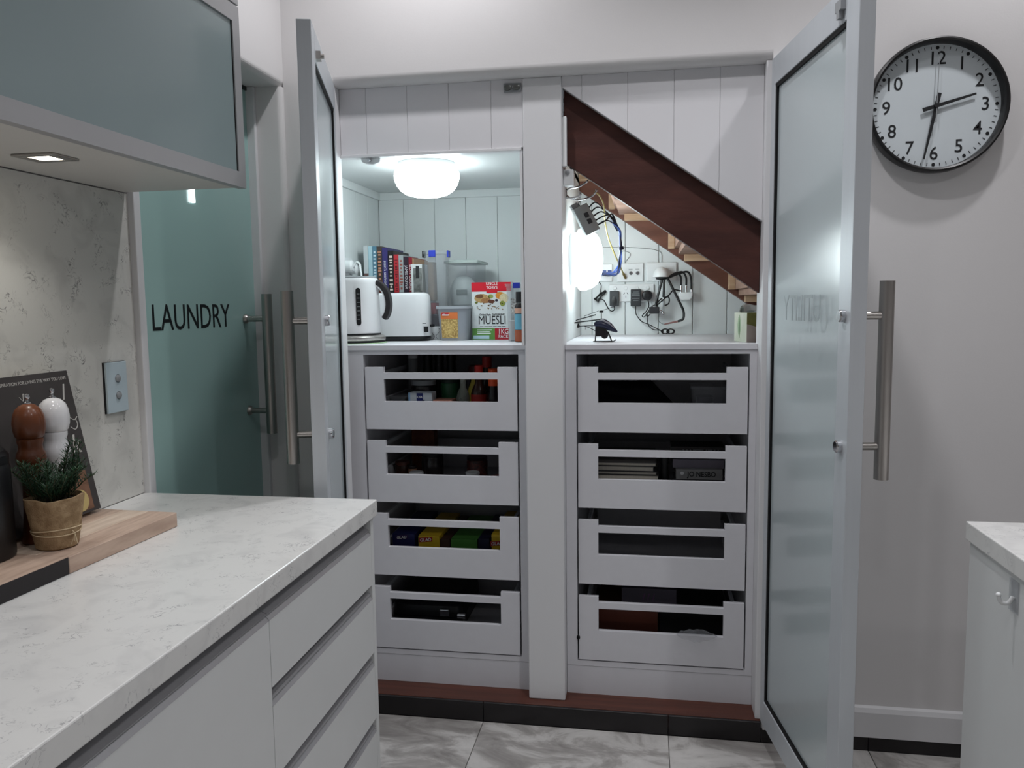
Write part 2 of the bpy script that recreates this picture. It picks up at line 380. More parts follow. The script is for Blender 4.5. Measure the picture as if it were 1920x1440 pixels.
# niches behind
YB = 3.42
nb = thing('wall_pantry', 'pale tongue-and-groove boards lining the pantry niche', 'wall', (-0.7, YB, 1.25), kind='structure')
gx = [-1.165] + [-1.052 + 0.139 * i for i in range(6)] + [-0.30]
for a, b_ in zip(gx[:-1], gx[1:]): B().box(a + 0.0006, YB, 1.2, b_ - 0.0006, YB + 0.012, 1.89).build('board', NICHE, nb, bevel=0.0012, seg=1)
gy = [2.573, 2.72, 2.859, 2.998, 3.137, 3.276, YB]
for a, b_ in zip(gy[:-1], gy[1:]): B().box(-1.177, a + 0.0006, 1.2, -1.165, b_ - 0.0006, 1.89).build('board', NICHE, nb, bevel=0.0012, seg=1)
B().box(-1.2, 2.6, 1.0, -1.176, YB + 0.03, 1.9).box(-1.177, YB + 0.011, 1.0, -0.29, YB + 0.03, 1.9).build('backing', NICHE, nb)
B().box(-1.165, YB - 0.012, 1.858, -0.30, YB, 1.89).box(-1.165, 2.62, 1.858, -1.153, YB, 1.89).build('cornice', NICHE, nb, bevel=0.002)
B().box(-1.2, 2.60, 1.89, -0.28, YB + 0.03, 1.91).build('niche_ceiling', NICHE, nb)
tag(B().box(-0.305, 2.685, 1.265, -0.28, YB + 0.03, 2.99).build('wall_partition', NICHE), 'pale partition wall between the pantry niche and utility niche', 'wall', kind='structure')
nr = thing('wall_utility', 'pale tongue-and-groove boards at the back of the utility niche', 'wall', (0.2, YB, 1.25), kind='structure')
gx = [-0.28, -0.231, -0.0915, 0.0475, 0.187, 0.326, 0.465, 0.604]
for a, b_ in zip(gx[:-1], gx[1:]): B().box(a + 0.0010, YB, 1.2, b_ - 0.0010, YB + 0.012, 2.2).build('board', NICHE, nr, bevel=0.0022, seg=1)
B().box(-0.3, YB + 0.011, 1.0, 0.92, YB + 0.05, 2.99).build('backing', NICHE, nr)
tag(B().box(0.62, 2.66, 0.0, 0.64, YB, 2.99).build('wall_cupboard_end', NICHE), 'pale end wall of the under-stair cupboard', 'wall', kind='structure')

# ------------------------------------------------------------------ stairs seen from below
st = thing('staircase', 'dark timber staircase sloping through the utility cupboard', 'staircase', (0.05, 2.66, 1.6))
def slo(x): return 1.848 - 0.698 * (x + 0.256)
def stringer(y0, y1, name, mt, x0=-0.2665, x1=0.36, h=0.262):
    B().prism([(x0, slo(x0)), (x1, slo(x1)), (x1, slo(x1) + h), (x0, slo(x0) + h)], y1, y0, 'y').build(name, mt, st, bevel=0.002)
B().prism([(-0.2660, 1.839 - 0.698 * -0.015), (0.3440, 1.839 - 0.698 * 0.595), (0.3440, 1.839 - 0.698 * 0.595 + 0.25), (-0.2660, 1.839 - 0.698 * -0.015 + 0.25)], 2.636, 2.598, 'y').build('front_stringer', STAIRW, st, bevel=0.002)
stringer(YB - 0.045, YB - 0.002, 'rear_stringer', STAIRB, x0=-0.279, x1=0.545)
run, rise = 0.2405, 0.1685
for k in range(-1, 3):
    xr = -0.115 + run * k                      # riser between tread k-1 (left, above) and tread k
    zk = 1.7600 - rise * k                     # underside of tread k
    xa, xb = max(xr, -0.278), min(xr + run, 0.545)
    B().box(xa, 2.679, zk, xb, YB - 0.046, zk + 0.024).build('tread', PLYW, st)
    if xr > -0.25:
        B().box(xr - 0.016, 2.679, zk + 0.0245, xr, YB - 0.046, zk + rise - 0.0005).build('riser', PLYW, st)
        B().box(xr - 0.042, YB - 0.085, slo(xr - 0.03) + 0.012, xr - 0.0165, YB - 0.0465, zk + rise - 0.001).build('wedge', PINE, st, bevel=0.002)
    B().box(max(xr + 0.022, -0.278), YB - 0.095, zk - 0.028, min(xr + 0.16, 0.545), YB - 0.0465, zk - 0.0005).build('cleat', PINE, st, bevel=0.002)

# ------------------------------------------------------------------ drawer cabinets under the shelf
YC = 2.62
DZ = [(0.975, 1.190), (0.719, 0.9345), (0.457, 0.6765), (0.191, 0.413)]
def cabinet(name, label, xl, xr, ox0, ox1, dx0, dx1):
    c = thing(name, label, 'cabinet', ((xl + xr) / 2, YC, 0.068))
    f = B().box(xl, YC, 0.168, ox0, YC + 0.018, 1.2475).box(ox1, YC, 0.168, xr, YC + 0.018, 1.2475)
    f.box(ox0, YC, 1.233, ox1, YC + 0.018, 1.2475).box(ox0, YC, 0.168, ox1, YC + 0.018, 0.186)
    f.build('face_frame', MELA, c)
    B().box(xl, YC + 0.001, 0.068, xr, YC + 0.018, 0.1668).build('plinth', MELA, c)
    k = B().box(ox0 - 0.016, YC + 0.0185, 0.17, ox0 - 0.0015, 3.20, 1.2465).box(ox1 + 0.0015, YC + 0.0185, 0.17, ox1 + 0.016, 3.20, 1.2465)
    k.box(ox0 - 0.016, 3.20, 0.17, ox1 + 0.016, 3.215, 1.2465).box(ox0, YC + 0.0185, 0.17, ox1, 3.20, 0.183).box(ox0, YC + 0.0185, 1.236, ox1, 3.20, 1.2465)
    k.build('carcass', INNER, c)
    for z0, z1 in DZ:
        d = B(); y0, y1 = YC - 0.002, YC + 0.016; u = 0.066; zw = z1 - 0.1185
        d.box(dx0, y0, z0, dx1, y1, zw).box(dx0, y0, zw, dx0 + u, y1, z1).box(dx1 - u, y0, zw, dx1, y1, z1)
        d.box(dx0 + u, y0, z1 - 0.041, dx1 - u, y1, z1 - 0.0195)
        fr = d.build('drawer', MELA, c)
        bx = B(); a, b_ = dx0 + 0.022, dx1 - 0.022; zb = z0 + 0.022
        bx.box(a, y1 + 0.0005, zb, b_, 3.12, zb + 0.008)
        bx.box(a, y1 + 0.0005, zb + 0.008, a + 0.012, 3.12, zb + 0.075).box(b_ - 0.012, y1 + 0.0005, zb + 0.008, b_, 3.12, zb + 0.075)
        bx.box(a + 0.012, 3.108, zb + 0.008, b_ - 0.012, 3.12, zb + 0.12)
        bx.build('drawer_box', INNER, fr)
        B().box(a + 0.001, y1 + 0.0005, z1 - 0.036, a + 0.011, 3.12, z1 - 0.022).build('side_rail', ALU, fr); B().box(b_ - 0.011, y1 + 0.0005, z1 - 0.036, b_ - 0.001, 3.12, z1 - 0.022).build('side_rail', ALU, fr)
    return c
cabinet('pantry_cabinet', 'white four-drawer cabinet under the pantry niche, left of the post', -1.045, -0.3905, -0.9635, -0.4225, -0.9575, -0.4275)
ucb = cabinet('utility_cabinet', 'white four-drawer cabinet under the stairs, right of the post', -0.2655, 0.3445, -0.2295, 0.3225, -0.2245, 0.3175)
B().ellip((-0.2265, YC - 0.003, 0.268), 0.006, 0.004, 0.008, 12, 8).build('stop', RUBBER, ucb)
ZS = 1.2645
sh = B().box(-1.045, YC - 0.004, 1.248, -0.391, 3.405, ZS).box(-1.1645, 2.625, 1.248, -1.045, 3.405, ZS).box(-0.391, 2.685, 1.248, -0.306, 3.405, ZS)
tag(sh.build('pantry_shelf', MELA), 'white shelf top carrying kettle, toaster and cookbooks', 'shelf')
sh = B().box(-0.2655, YC - 0.004, 1.248, 0.3445, 3.418, ZS).box(0.3445, 2.665, 1.248, 0.598, 3.418, ZS).box(-0.279, 2.685, 1.248, -0.2655, 3.418, ZS)
tag(sh.build('utility_shelf', MELA), 'white shelf top carrying the toy helicopter and tissue box', 'shelf')

# ------------------------------------------------------------------ doors
def handle_on(par, t, s, zc=(1.363, 1.060), z0=0.982, z1=1.442, off=0.060, T=0.036, cap=True):
    """s=+1: inner face looks to +y. The pull bar stands off the outer face."""
    yo = -s * T
    h = B().cyl((t, yo - s * off, z0), (t, yo - s * off, z1), 0.0165, n=24).build('handle', STEEL, par, label='long round brushed steel pull bar')
    for z in zc:
        B().cyl((t, yo, z), (t, yo - s * (off - 0.012), z), 0.0095, n=16).build('standoff', STEEL, h)
        if cap: B().lathe([(0.0145, 0), (0.0145, 0.010), (0.012, 0.013), (0.0, 0.013)], (t, 0, z), (0, s, 0), 20).build('cap', CHROME, h)
    return h
def glass_door(name, label, hinge, ang, s, W, z0, z1, T=0.036):
    d = thing(name, label, 'door', (hinge[0], hinge[1], 0), ang, kind='structure', world=False)
    def yb(a, b_): return (min(-s * a, -s * b_), max(-s * a, -s * b_))
    ya, yb_ = yb(0, T); sh_, sn, rl = 0.034, 0.072, 0.078
    B().box(0.0, ya, z0, sh_, yb_, z1).build('stile', ALU, d, bevel=0.0012, seg=1)
    B().box(W - sn, ya, z0, W, yb_, z1).build('stile', ALU, d, bevel=0.0012, seg=1)
    B().box(sh_, ya, z0, W - sn, yb_, z0 + rl).build('rail', ALU, d, bevel=0.0012, seg=1)
    B().box(sh_, ya, z1 - rl, W - sn, yb_, z1).build('rail', ALU, d, bevel=0.0012, seg=1)
    g0, g1 = yb(0.003, 0.012); q = 0.011
    g = B().box(sh_, g0, z0 + rl, sh_ + q, g1, z1 - rl).box(W - sn - 0.0035, g0, z0 + rl, W - sn, g1, z1 - rl)
    g.box(sh_ + q, g0, z0 + rl, W - sn - 0.0035, g1, z0 + rl + q).box(sh_ + q, g0, z1 - rl - q, W - sn - 0.0035, g1, z1 - rl)
    g.build('gasket', RUBBER, d)
    p0, p1 = yb(0.009, 0.019)
    B().box(sh_, p0, z0 + rl, W - sn, p1, z1 - rl).build('glass_pane', FROST, d, label='pale frosted glass pane')
    return d
dl = glass_door('door_2', 'aluminium framed frosted glass door standing open left of the pantry', (-0.9953, 2.5230), math.atan2(-0.958, 0.287), 1, 0.615, 0.070, 2.1045)
handle_on(dl, 0.535, 1)
B().box(0.50, -0.001, 2.035, 0.528, 0.012, 2.055).cyl((0.514, 0.010, 2.045), (0.514, 0.020, 2.045), 0.006).build('catch', STEEL, dl)
dr = glass_door('door_3', 'aluminium framed frosted glass door standing open beside the clock', (0.3590, 2.5230), math.atan2(-0.9895, 0.144), -1, 0.632, 0.070, 2.1045)
handle_on(dr, 0.594, -1)
B().box(0.52, -0.012, 2.052, 0.556, 0.001, 2.075).box(0.53, -0.012, 2.035, 0.545, 0.001, 2.052).build('catch', GREYPL, dr)
# lettering reads from outside, so it shows mirrored from inside
GHOST = mat('show_through_lettering', (146, 155, 158), 0.5, var=0.05)  # grey inner copy painted as the outer letters showing through the glass
text('lettering', 'UTILITY', 0.099, GHOST, dr, (0.326, -0.0087, 1.376), (-1, 0, 0), (0, 0, 1), 0.0003, sx=0.83, label='mirrored grey word UTILITY')
text('lettering', 'UTILITY', 0.099, BLACKT, dr, (0.326, 0.0195, 1.376), (-1, 0, 0), (0, 0, 1), 0.0003, sx=0.83)
# hinge leaf strips
for n_, hx, hy, nm in (('l', -0.9985, 2.512, dl), ('r', 0.3605, 2.512, dr)): pass
# laundry door: plain teal glass
ld = thing('door_1', 'teal glass laundry door with black lettering and steel handle', 'door', (-1.285, 2.2, 0), kind='structure')
B().box(-1.297, 1.8965, 0.0, -1.285, 2.500, 2.098).build('glass_pane', TEAL, ld, bevel=0.001)
text('lettering', 'LAUNDRY', 0.1015, BLACKT, ld, (-1.2845, 2.118, 1.3720), (0, 1, 0), (0, 0, 1), 0.0004, sx=0.865, label='black word LAUNDRY')
h = B().cyl((-1.207, 2.415, 0.990), (-1.207, 2.415, 1.442), 0.0165, n=24).build('handle', STEEL, ld, label='long round brushed steel pull bar')
for z in (1.363, 1.064):
    B().cyl((-1.2845, 2.415, z), (-1.219, 2.415, z), 0.0095, n=16).build('standoff', STEEL, h)
    B().lathe([(0.015, 0), (0.015, 0.006), (0.0105, 0.012)], (-1.2845, 2.415, z), (1, 0, 0), 20).build('rose', STEEL, h)
B().box(-1.3, 1.91, 2.098, -1.28, 2.50, 2.109).build('head_track', mat('dark_track', (46, 58, 58), 0.5, var=0.05), ld)
tag(B().box(-1.2848, 2.124, 1.700, -1.279, 2.149, 1.765).build('glow_rectangle', mat('glow_white', (250, 252, 255), 0.4, emit=3.0), bevel=0.001), 'small glowing white rectangle on the laundry glass', 'light')  # emissive plate standing in for an unidentified bright rectangle

# ------------------------------------------------------------------ kitchen bench on the left
wt = B().box(-1.2984, -0.6, 0.880, -0.662, 1.868, 0.920)
tag(wt.build('worktop', STONE, bevel=0.0025), 'white veined stone worktop with the chopping board on it', 'worktop')
XF = -0.672
def channel(par, y0, y1, zt, zb):
    """hollow aluminium finger channel between zb and zt"""
    p = [(XF - 0.004, zt)] + [(XF - 0.004 - 0.022 * math.sin(math.radians(a)), zt - 0.002 - (zt - zb - 0.004) * (a / 180)) for a in range(0, 181, 20)] + [(XF - 0.004, zb), (XF - 0.032, zb), (XF - 0.032, zt)]
    B().prism(p, y0, y1, 'y', smooth=True).build('finger_channel', ALUD, par)
def front(par, name, y0, y1, z0, z1, groove=True):
    p = [(XF, z0), (XF, z1 - 0.010), (XF - 0.009, z1), (XF - 0.018, z1), (XF - 0.018, z0)]
    o = B().prism(p, y1, y0, 'y').build(name, CABF, par)
    B().prism([(XF + 0.0004, z1 - 0.0098), (XF - 0.0088, z1 + 0.0004), (XF - 0.018, z1 + 0.0004), (XF - 0.018, z1 - 0.0002), (XF - 0.0092, z1 - 0.0002), (XF, z1 - 0.0102)], y1, y0, 'y').build('pull_edge', ALUD, o)
    return o
ba = thing('drawer_cabinet', 'white kitchen drawer bank at the bench end with long finger-pull grooves', 'cabinet', (-1.0, 1.58, 0))
B().box(-1.29, 1.300, 0.10, XF - 0.033, 1.842, 0.8795).build('carcass', CABF, ba)
B().box(-1.29, 1.8425, 0.0, XF, 1.862, 0.8795).build('end_panel', CABF, ba, bevel=0.001)
B().box(-1.29, 1.300, 0.0, XF - 0.05, 1.842, 0.0995).build('toe_kick', CABF, ba)
for zt, zb in ((0.879, 0.846), (0.7085, 0.6835), (0.5345, 0.5105), (0.3620, 0.3380)): channel(ba, 1.3005, 1.842, zt, zb)
for z0, z1 in ((0.7090, 0.8455), (0.5350, 0.6830), (0.3625, 0.5100), (0.1050, 0.3375)): front(ba, 'drawer', 1.3010, 1.8405, z0, z1)
bb = thing('base_cabinet', 'white wide kitchen base cabinet in the near foreground', 'cabinet', (-1.0, 0.8, 0))
B().box(-1.29, -0.55, 0.10, XF - 0.033, 1.2990, 0.8795).build('carcass', CABF, bb)
B().box(-1.29, -0.55, 0.0, XF - 0.05, 1.2990, 0.0995).build('toe_kick', CABF, bb)
channel(bb, -0.55, 1.2995, 0.879, 0.846)
front(bb, 'door', 0.395, 1.2990, 0.1050, 0.8455); front(bb, 'door', -0.55, 0.392, 0.1050, 0.8455)
# wall cabinet
uc = thing('wall_cabinet', 'grey framed wall cabinet with grey-green glass door over the bench', 'cabinet', (-1.13, 1.2, 1.69))
LGREY = mat('light_grey_frame', (176, 176, 178), 0.42, metal=0.2, var=0.02)
B().box(-1.2984, 0.2, 1.6925, -0.992, 1.8605, 2.117).build('body', mat('cabinet_underside', (218, 216, 211), 0.5, var=0.02), uc)
def cab_door(y0, y1, z0, z1, label=None):
    x0, x1 = -0.9915, -0.970
    fr = B().box(x0, y0, z0, x1, y1, z0 + 0.036).box(x0, y0, z1 - 0.040, x1, y1, z1)
    fr.box(x0, y0, z0 + 0.036, x1, y0 + 0.032, z1 - 0.040).box(x0, y1 - 0.032, z0 + 0.036, x1, y1, z1 - 0.040)
    d = fr.build('door', LGREY, uc)
    B().box(x0 + 0.004, y0 + 0.032, z0 + 0.036, x1 - 0.004, y1 - 0.032, z1 - 0.040).build('glass_pane', CABGL, d, label='grey-green satin glass')
    B().box(x1 - 0.0042, y1 - 0.0345, z0 + 0.036, x1 - 0.0030, y1 - 0.032, z1 - 0.040).build('gasket', RUBBER, d)
cab_door(0.930, 1.8605, 1.690, 2.1155); cab_door(0.2, 0.927, 1.690, 2.1155)
uo = thing('overhead_cabinet', 'grey cabinet front touching the top edge above the glass wall cabinet', 'cabinet', (-1.13, 1.2, 2.12))
B().box(-1.2984, 0.2, 2.1195, -0.992, 1.8605, 2.98).build('body', LGREY, uo)
B().box(-0.9915, 0.930, 2.1195, -0.970, 1.8605, 2.98).build('door', LGREY, uo, bevel=0.001)
rl_ = thing('recessed_light', 'square recessed light glowing under the wall cabinet', 'light', (-1.137, 1.395, 1.69))
o = B(); o.box(-1.181, 1.358, 1.688, -1.093, 1.374, 1.692).box(-1.181, 1.416, 1.688, -1.093, 1.432, 1.692).box(-1.181, 1.374, 1.688, -1.161, 1.416, 1.692).box(-1.113, 1.374, 1.688, -1.093, 1.416, 1.692)
o.build('bezel', STEEL, rl_, bevel=0.0008, seg=1)
B().box(-1.161, 1.374, 1.6895, -1.113, 1.416, 1.6922).build('lens', LEDM, rl_)
# switch plate on the splashback
sw = thing('switch_plate', 'pale blue glass double switch plate on the stone splashback', 'switch', (-1.2985, 1.77, 1.146))
B().box(-1.2984, 1.732, 1.146, -1.2945, 1.811, 1.271).build('mount', BLACK, sw)
B().box(-1.2945, 1.7335, 1.1465, -1.2885, 1.8095, 1.2705).build('plate', colour('pale_blue_glass', (190, 206, 214), 0.15, coat=0.4), sw, bevel=0.001)
for z in (1.230, 1.188):
    q = B().lathe([(0.0088, 0), (0.0088, 0.003), (0.007, 0.0042), (0.0, 0.0042)], (-1.2885, 1.7735, z), (1, 0, 0), 20).build('button', GREYPL, sw)
    B().lathe([(0.0102, 0), (0.0102, 0.0012), (0.0088, 0.0012)], (-1.2885, 1.7735, z), (1, 0, 0), 20).build('ring', CHROME, q)

# ------------------------------------------------------------------ bench on the right
ib = thing('island_cabinet', 'white cabinet end panel under the right-hand stone bench', 'cabinet', (1.2, 1.2, 0))
B().box(0.690, -0.2, 0.0, 1.70, 1.822, 0.8795).build('end_panel', CABF, ib, bevel=0.001)
tag(B().box(0.682, -0.2, 0.880, 1.72, 1.8290, 0.920).build('stone_top', STONE, bevel=0.0025), 'white stone bench top at the right edge of the picture', 'worktop')
hk = thing('adhesive_hook', 'clear plastic adhesive hook on the right-hand bench panel', 'hook', (0.69, 1.60, 0.83))
B().box(0.6862, 1.585, 0.805, 0.6898, 1.622, 0.868).build('backplate', CLEARD, hk, bevel=0.0016)
B().tube([(0.6865, 1.603, 0.835), (0.679, 1.604, 0.822), (0.668, 1.606, 0.822), (0.663, 1.608, 0.834)], 0.004, n=10).ellip((0.663, 1.608, 0.836), 0.005, 0.005, 0.005).build('hook', PLAST, hk)

# ------------------------------------------------------------------ wall clock
ck = thing('wall_clock', 'round black-rimmed wall clock with white dial on the right wall', 'clock', (0.806, D, 1.943))
cc = (0.806, D - 0.0005, 1.943); ax = (0, -1, 0); RC = 0.1870
B().lathe([(RC - 0.012, 0.0), (RC - 0.003, 0.004), (RC, 0.016), (RC, 0.036), (RC - 0.002, 0.043), (RC - 0.007, 0.046), (RC - 0.012, 0.043), (RC - 0.014, 0.036), (RC - 0.015, 0.020), (RC - 0.015, 0.012)], cc, ax, 72, caps=False).build('rim', colour('clock_black', (24, 23, 24), 0.35), ck)
B().lathe([(RC - 0.013, 0.003), (RC - 0.013, 0.014)], cc, ax, 72).build('dial', colour('clock_dial', (214, 222, 226), 0.6, var=0.01), ck)
fy = cc[1] - 0.0146; INK = colour('clock_ink', (30, 31, 34), 0.6)
tk = B(); DK = B()
for i in range(60):
    a = 2 * PI * i / 60; u = (math.sin(a), math.cos(a)); r0 = 0.1615
    if i % 5 == 0:
        DK.lathe([(0.0048, 0), (0.0048, 0.0006), (0.0, 0.0006)], (cc[0] + u[0] * r0, fy + 0.0004, cc[2] + u[1] * r0), ax, 14)
    else:
        c0 = (cc[0] + u[0] * (r0 - 0.004), cc[2] + u[1] * (r0 - 0.004)); c1 = (cc[0] + u[0] * (r0 + 0.004), cc[2] + u[1] * (r0 + 0.004)); w_ = 0.0009
        n_ = (u[1] * w_, -u[0] * w_)
        tk.prism([(c0[0] - n_[0], c0[1] - n_[1]), (c0[0] + n_[0], c0[1] + n_[1]), (c1[0] + n_[0], c1[1] + n_[1]), (c1[0] - n_[0], c1[1] - n_[1])], fy + 0.0004, fy - 0.0002, 'y')
tk.build('minute_track', INK, ck)['kind'] = 'stuff'; DK.build('hour_dots', INK, ck)['kind'] = 'stuff'
for i in range(1, 13):
    a = 2 * PI * i / 12; rn = 0.1315
    text('numeral', str(i), 0.052, INK, ck, (cc[0] + math.sin(a) * rn, fy, cc[2] + math.cos(a) * rn), ext=0.0003, sx=0.95, bold=0.0002)
def hand(name, ang, l0, l1, w0, w1, y, mt):
    a = math.radians(ang); u = (math.sin(a), math.cos(a)); n_ = (u[1], -u[0])
    def P(l_, w_): return (cc[0] + u[0] * l_ + n_[0] * w_, cc[2] + u[1] * l_ + n_[1] * w_)
    B().prism([P(-l0, -w0), P(l1, -w1), P(l1, w1), P(-l0, w0)], y + 0.0008, y - 0.0008, 'y').build(name, mt, ck)
hand('hour_hand', 74.5, 0.036, 0.108, 0.0058, 0.0028, fy - 0.006, INK)
hand('minute_hand', 191.0, 0.036, 0.150, 0.0058, 0.0022, fy - 0.009, INK)
hand('second_hand', 1.0, 0.046, 0.150, 0.0014, 0.0005, fy - 0.012, GREYPL)
B().lathe([(0.006, 0), (0.006, 0.010), (0, 0.010)], (cc[0], fy - 0.004, cc[2]), ax, 16).build('hub', INK, ck)

# ------------------------------------------------------------------ ceiling downlights (above the frame)
for i, (x, y, p, beam) in enumerate(DOWN):
    t = thing('downlight', 'round recessed ceiling downlight above the ' + ['laundry end of the cupboard', 'post between the cupboards', 'wall clock', 'near bench', 'near island', 'far bench end of the room', 'far island end of the room'][i], 'light', (x, y, CEIL))
    B().lathe([(0.045, 0), (0.062, 0), (0.060, -0.006), (0.045, -0.004)], (x, y, CEIL), (0, 0, 1), 32, caps=False).build('bezel', PLAST, t)
    B().lathe([(0.0455, -0.001), (0.0455, -0.0006), (0.0, -0.0006)], (x, y, CEIL), (0, 0, 1), 32).build('lens', DLENS, t)

# ------------------------------------------------------------------ niche lamps
def dome(name, label, c, axis):
    t = thing(name, label, 'lamp', c)
    B().lathe([(0.098, 0.0), (0.100, 0.004), (0.100, 0.022), (0.102, 0.026), (0.108, 0.028)], c, axis, 48).build('base', PLAST, t)
    pr_ = [(0.109, 0.027), (0.1125, 0.034), (0.1135, 0.045), (0.111, 0.060), (0.104, 0.078), (0.092, 0.094), (0.074, 0.106), (0.050, 0.113), (0.024, 0.1165), (0.004, 0.117)]
    B().lathe(pr_, c, axis, 48).build('shade', OPAL, t, label='glowing opal shade')
dome('ceiling_lamp', 'glowing opal dome lamp on the pantry niche ceiling', (-0.757, 2.745, 1.8895), (0, 0, -1))
dome('wall_lamp', 'glowing opal dome lamp on the side wall of the utility niche', (-0.2795, 3.0, 1.560), (1, 0, 0))

# ------------------------------------------------------------------ things on the left bench
cb = thing('chopping_board', 'thick pale timber chopping board with one black end, on the worktop', 'chopping board', (-1.10, 1.25, 0.9202))
bx0, bx1 = -1.245, -1.022
def by(x): return 1.572 + 0.0 * x
ang_b = -0.045
Mb = Matrix.Translation((bx1, 1.578, 0.9204)) @ Matrix.Rotation(ang_b, 4, 'Z')
wood = [BOARDW, BOARDW2, BOARDW, BOARDW2]
cuts = [0.0, -0.070, -0.135, -0.205, -0.262]
for i, (a, b_) in enumerate(zip(cuts[:-1], cuts[1:])):
    B().box(b_ + 0.0001, -0.318, 0, a - 0.0001, 0, 0.0315).xform(Mb).build('stave', wood[i], cb, bevel=0.0012, seg=1)
B().box(-0.262, -0.80, 0, 0, -0.3185, 0.0312).xform(Mb).build('black_end', colour('black_painted_timber', (30, 26, 28), 0.5), cb, bevel=0.0015, label='black painted end')
B().box(-0.2615, -0.80, 0.0312, -0.0012, -0.3185, 0.0316).xform(Mb).build('end_top', BOARDW, cb)
ZB = 0.9525
# cookbook leaning on the splashback
bk = thing('cookbook', 'dark grey cookbook leaning on the splashback behind the pepper mills', 'book', (-1.2, 1.44, ZB))
lean = math.atan2(0.063, 0.307); HB = 0.314; WB = 0.275; TB = 0.030
# local: x along width (to +Y world), y thickness (towards wall), z up the cover
Mk = Matrix.Translation((-1.198, 1.567, ZB + 0.0012)) @ Matrix.Rotation(0.0, 4, 'Z') @ Matrix.Rotation(-lean, 4, 'Y') @ Matrix.Translation((0, 0, 0.006)) @ Matrix(((0, -1, 0, 0), (1, 0, 0, 0), (0, 0, 1, 0), (0, 0, 0, 1)))
# Mk maps local x->+Y, local y->-X
COVER = colour('charcoal_cover', (72, 68, 68), 0.5, var=0.15, vscale=9)
B().box(-WB, 0.0, 0, 0, 0.002, HB).box(-WB, TB - 0.002, 0, 0, TB, HB).box(-WB, 0.002, 0, -WB + 0.003, TB - 0.002, HB).xform(Mk).build('cover', COVER, bk)
B().box(-WB + 0.004, 0.0022, 0.003, -0.003, TB - 0.0022, HB - 0.003).xform(Mk).build('pages', PAPER, bk)
LT = colour('cream_print', (206, 204, 200), 0.6)
R3 = Mk.to_3x3()
def onbook(x, z, y=-0.0004): return tuple(Mk @ Vector((x, y, z)))
text('tagline', 'RECIPES & INSPIRATION FOR LIVING THE WAY YOU LOVE', 0.0098, LT, bk, onbook(-0.008, HB - 0.016), R3 @ Vector((1, 0, 0)), R3 @ Vector((0, 0, 1)), 0.0002, align='RIGHT', sx=0.92)
text('title', 'k', 0.060, LT, bk, onbook(-0.030, 0.150), R3 @ Vector((1, 0, 0)), R3 @ Vector((0, 0, 1)), 0.0002, shear=0.25, label='white script lettering')
text('title', 'l', 0.05, LT, bk, onbook(-0.030, 0.266), R3 @ Vector((1, 0, 0)), R3 @ Vector((0, 0, 1)), 0.0002, shear=0.3)
def swirl(pts): B().tube([onbook(x, z, -0.0006) for x, z in pts], 0.0009, n=6).build('flourish', LT, bk)
swirl([(-0.030, 0.232), (-0.026, 0.212), (-0.014, 0.204), (-0.004, 0.210)]); swirl([(-0.030, 0.190), (-0.018, 0.183), (-0.008, 0.192), (-0.010, 0.204)])
swirl([(-0.150, 0.270), (-0.142, 0.262), (-0.138, 0.276), (-0.132, 0.258)])
B().box(-0.075, -0.0006, 0.006, -0.020, -0.0001, 0.092).xform(Mk).build('cover_print', colour('cover_print_brown', (140, 104, 84), 0.5, var=0.3, vscale=40), bk)
B().lathe([(0.024, 0), (0.024, 0.0007), (0, 0.0007)], (-0.055, -0.0006, 0.03), (0, -1, 0), 24).xform(Mk).build('cover_print', colour('lemon_print', (206, 186, 128), 0.5), bk)

def mill(name, label, x, y, mt, s=1.0, top=True, q=0.86):
    t = thing(name, label, 'pepper mill', (x, y, ZB))
    p = [(0.0300, 0), (0.0305, 0.006), (0.0285, 0.012), (0.0255, 0.03), (0.0225, 0.07), (0.0215, 0.11), (0.0225, 0.138), (0.0265, 0.150), (0.0305, 0.158), (0.0315, 0.167), (0.0295, 0.176), (0.0255, 0.183), (0.0245, 0.192), (0.0270, 0.199), (0.0270, 0.2050), (0.0255, 0.2060)]
    B().lathe([(r * s * q, h * s) for r, h in p], (x, y, ZB), (0, 0, 1), 36).build('body', mt, t)
    p = [(0.0262, 0.2065), (0.0300, 0.211), (0.0330, 0.222), (0.0338, 0.236), (0.0318, 0.250), (0.0265, 0.262), (0.0175, 0.270), (0.008, 0.2735), (0, 0.274)]
    B().lathe([(r * s * q, h * s) for r, h in p], (x, y, ZB), (0, 0, 1), 36).build('head', mt, t)
    if top: B().lathe([(0.006 * s, 0.273 * s), (0.006 * s, 0.276 * s), (0.003 * s, 0.278 * s), (0.0025 * s, 0.282 * s), (0.005 * s, 0.286 * s), (0.0045 * s, 0.291 * s), (0, 0.293 * s)], (x, y, ZB), (0, 0, 1), 20).build('knob', CHROME, t)
mill('pepper_mill', 'glossy white pepper mill between cookbook and potted rosemary', -1.168, 1.405, CERAM)
mill('pepper_mill', 'brown wooden pepper mill beside the white one', -1.170, 1.342, MILLW, 0.985)
t = thing('canister', 'black canister at the left edge on the chopping board', 'canister', (-1.195, 1.225, ZB))
B().lathe([(0.060, 0), (0.063, 0.004), (0.063, 0.165), (0.060, 0.172)], (-1.195, 1.225, ZB), n=40).build('body', BLACK, t)
B().lathe([(0.0615, 0.1725), (0.0615, 0.188), (0.055, 0.196), (0.015, 0.200), (0.010, 0.203), (0.012, 0.214), (0, 0.217)], (-1.195, 1.225, ZB), n=40).build('lid', BLACK, t)
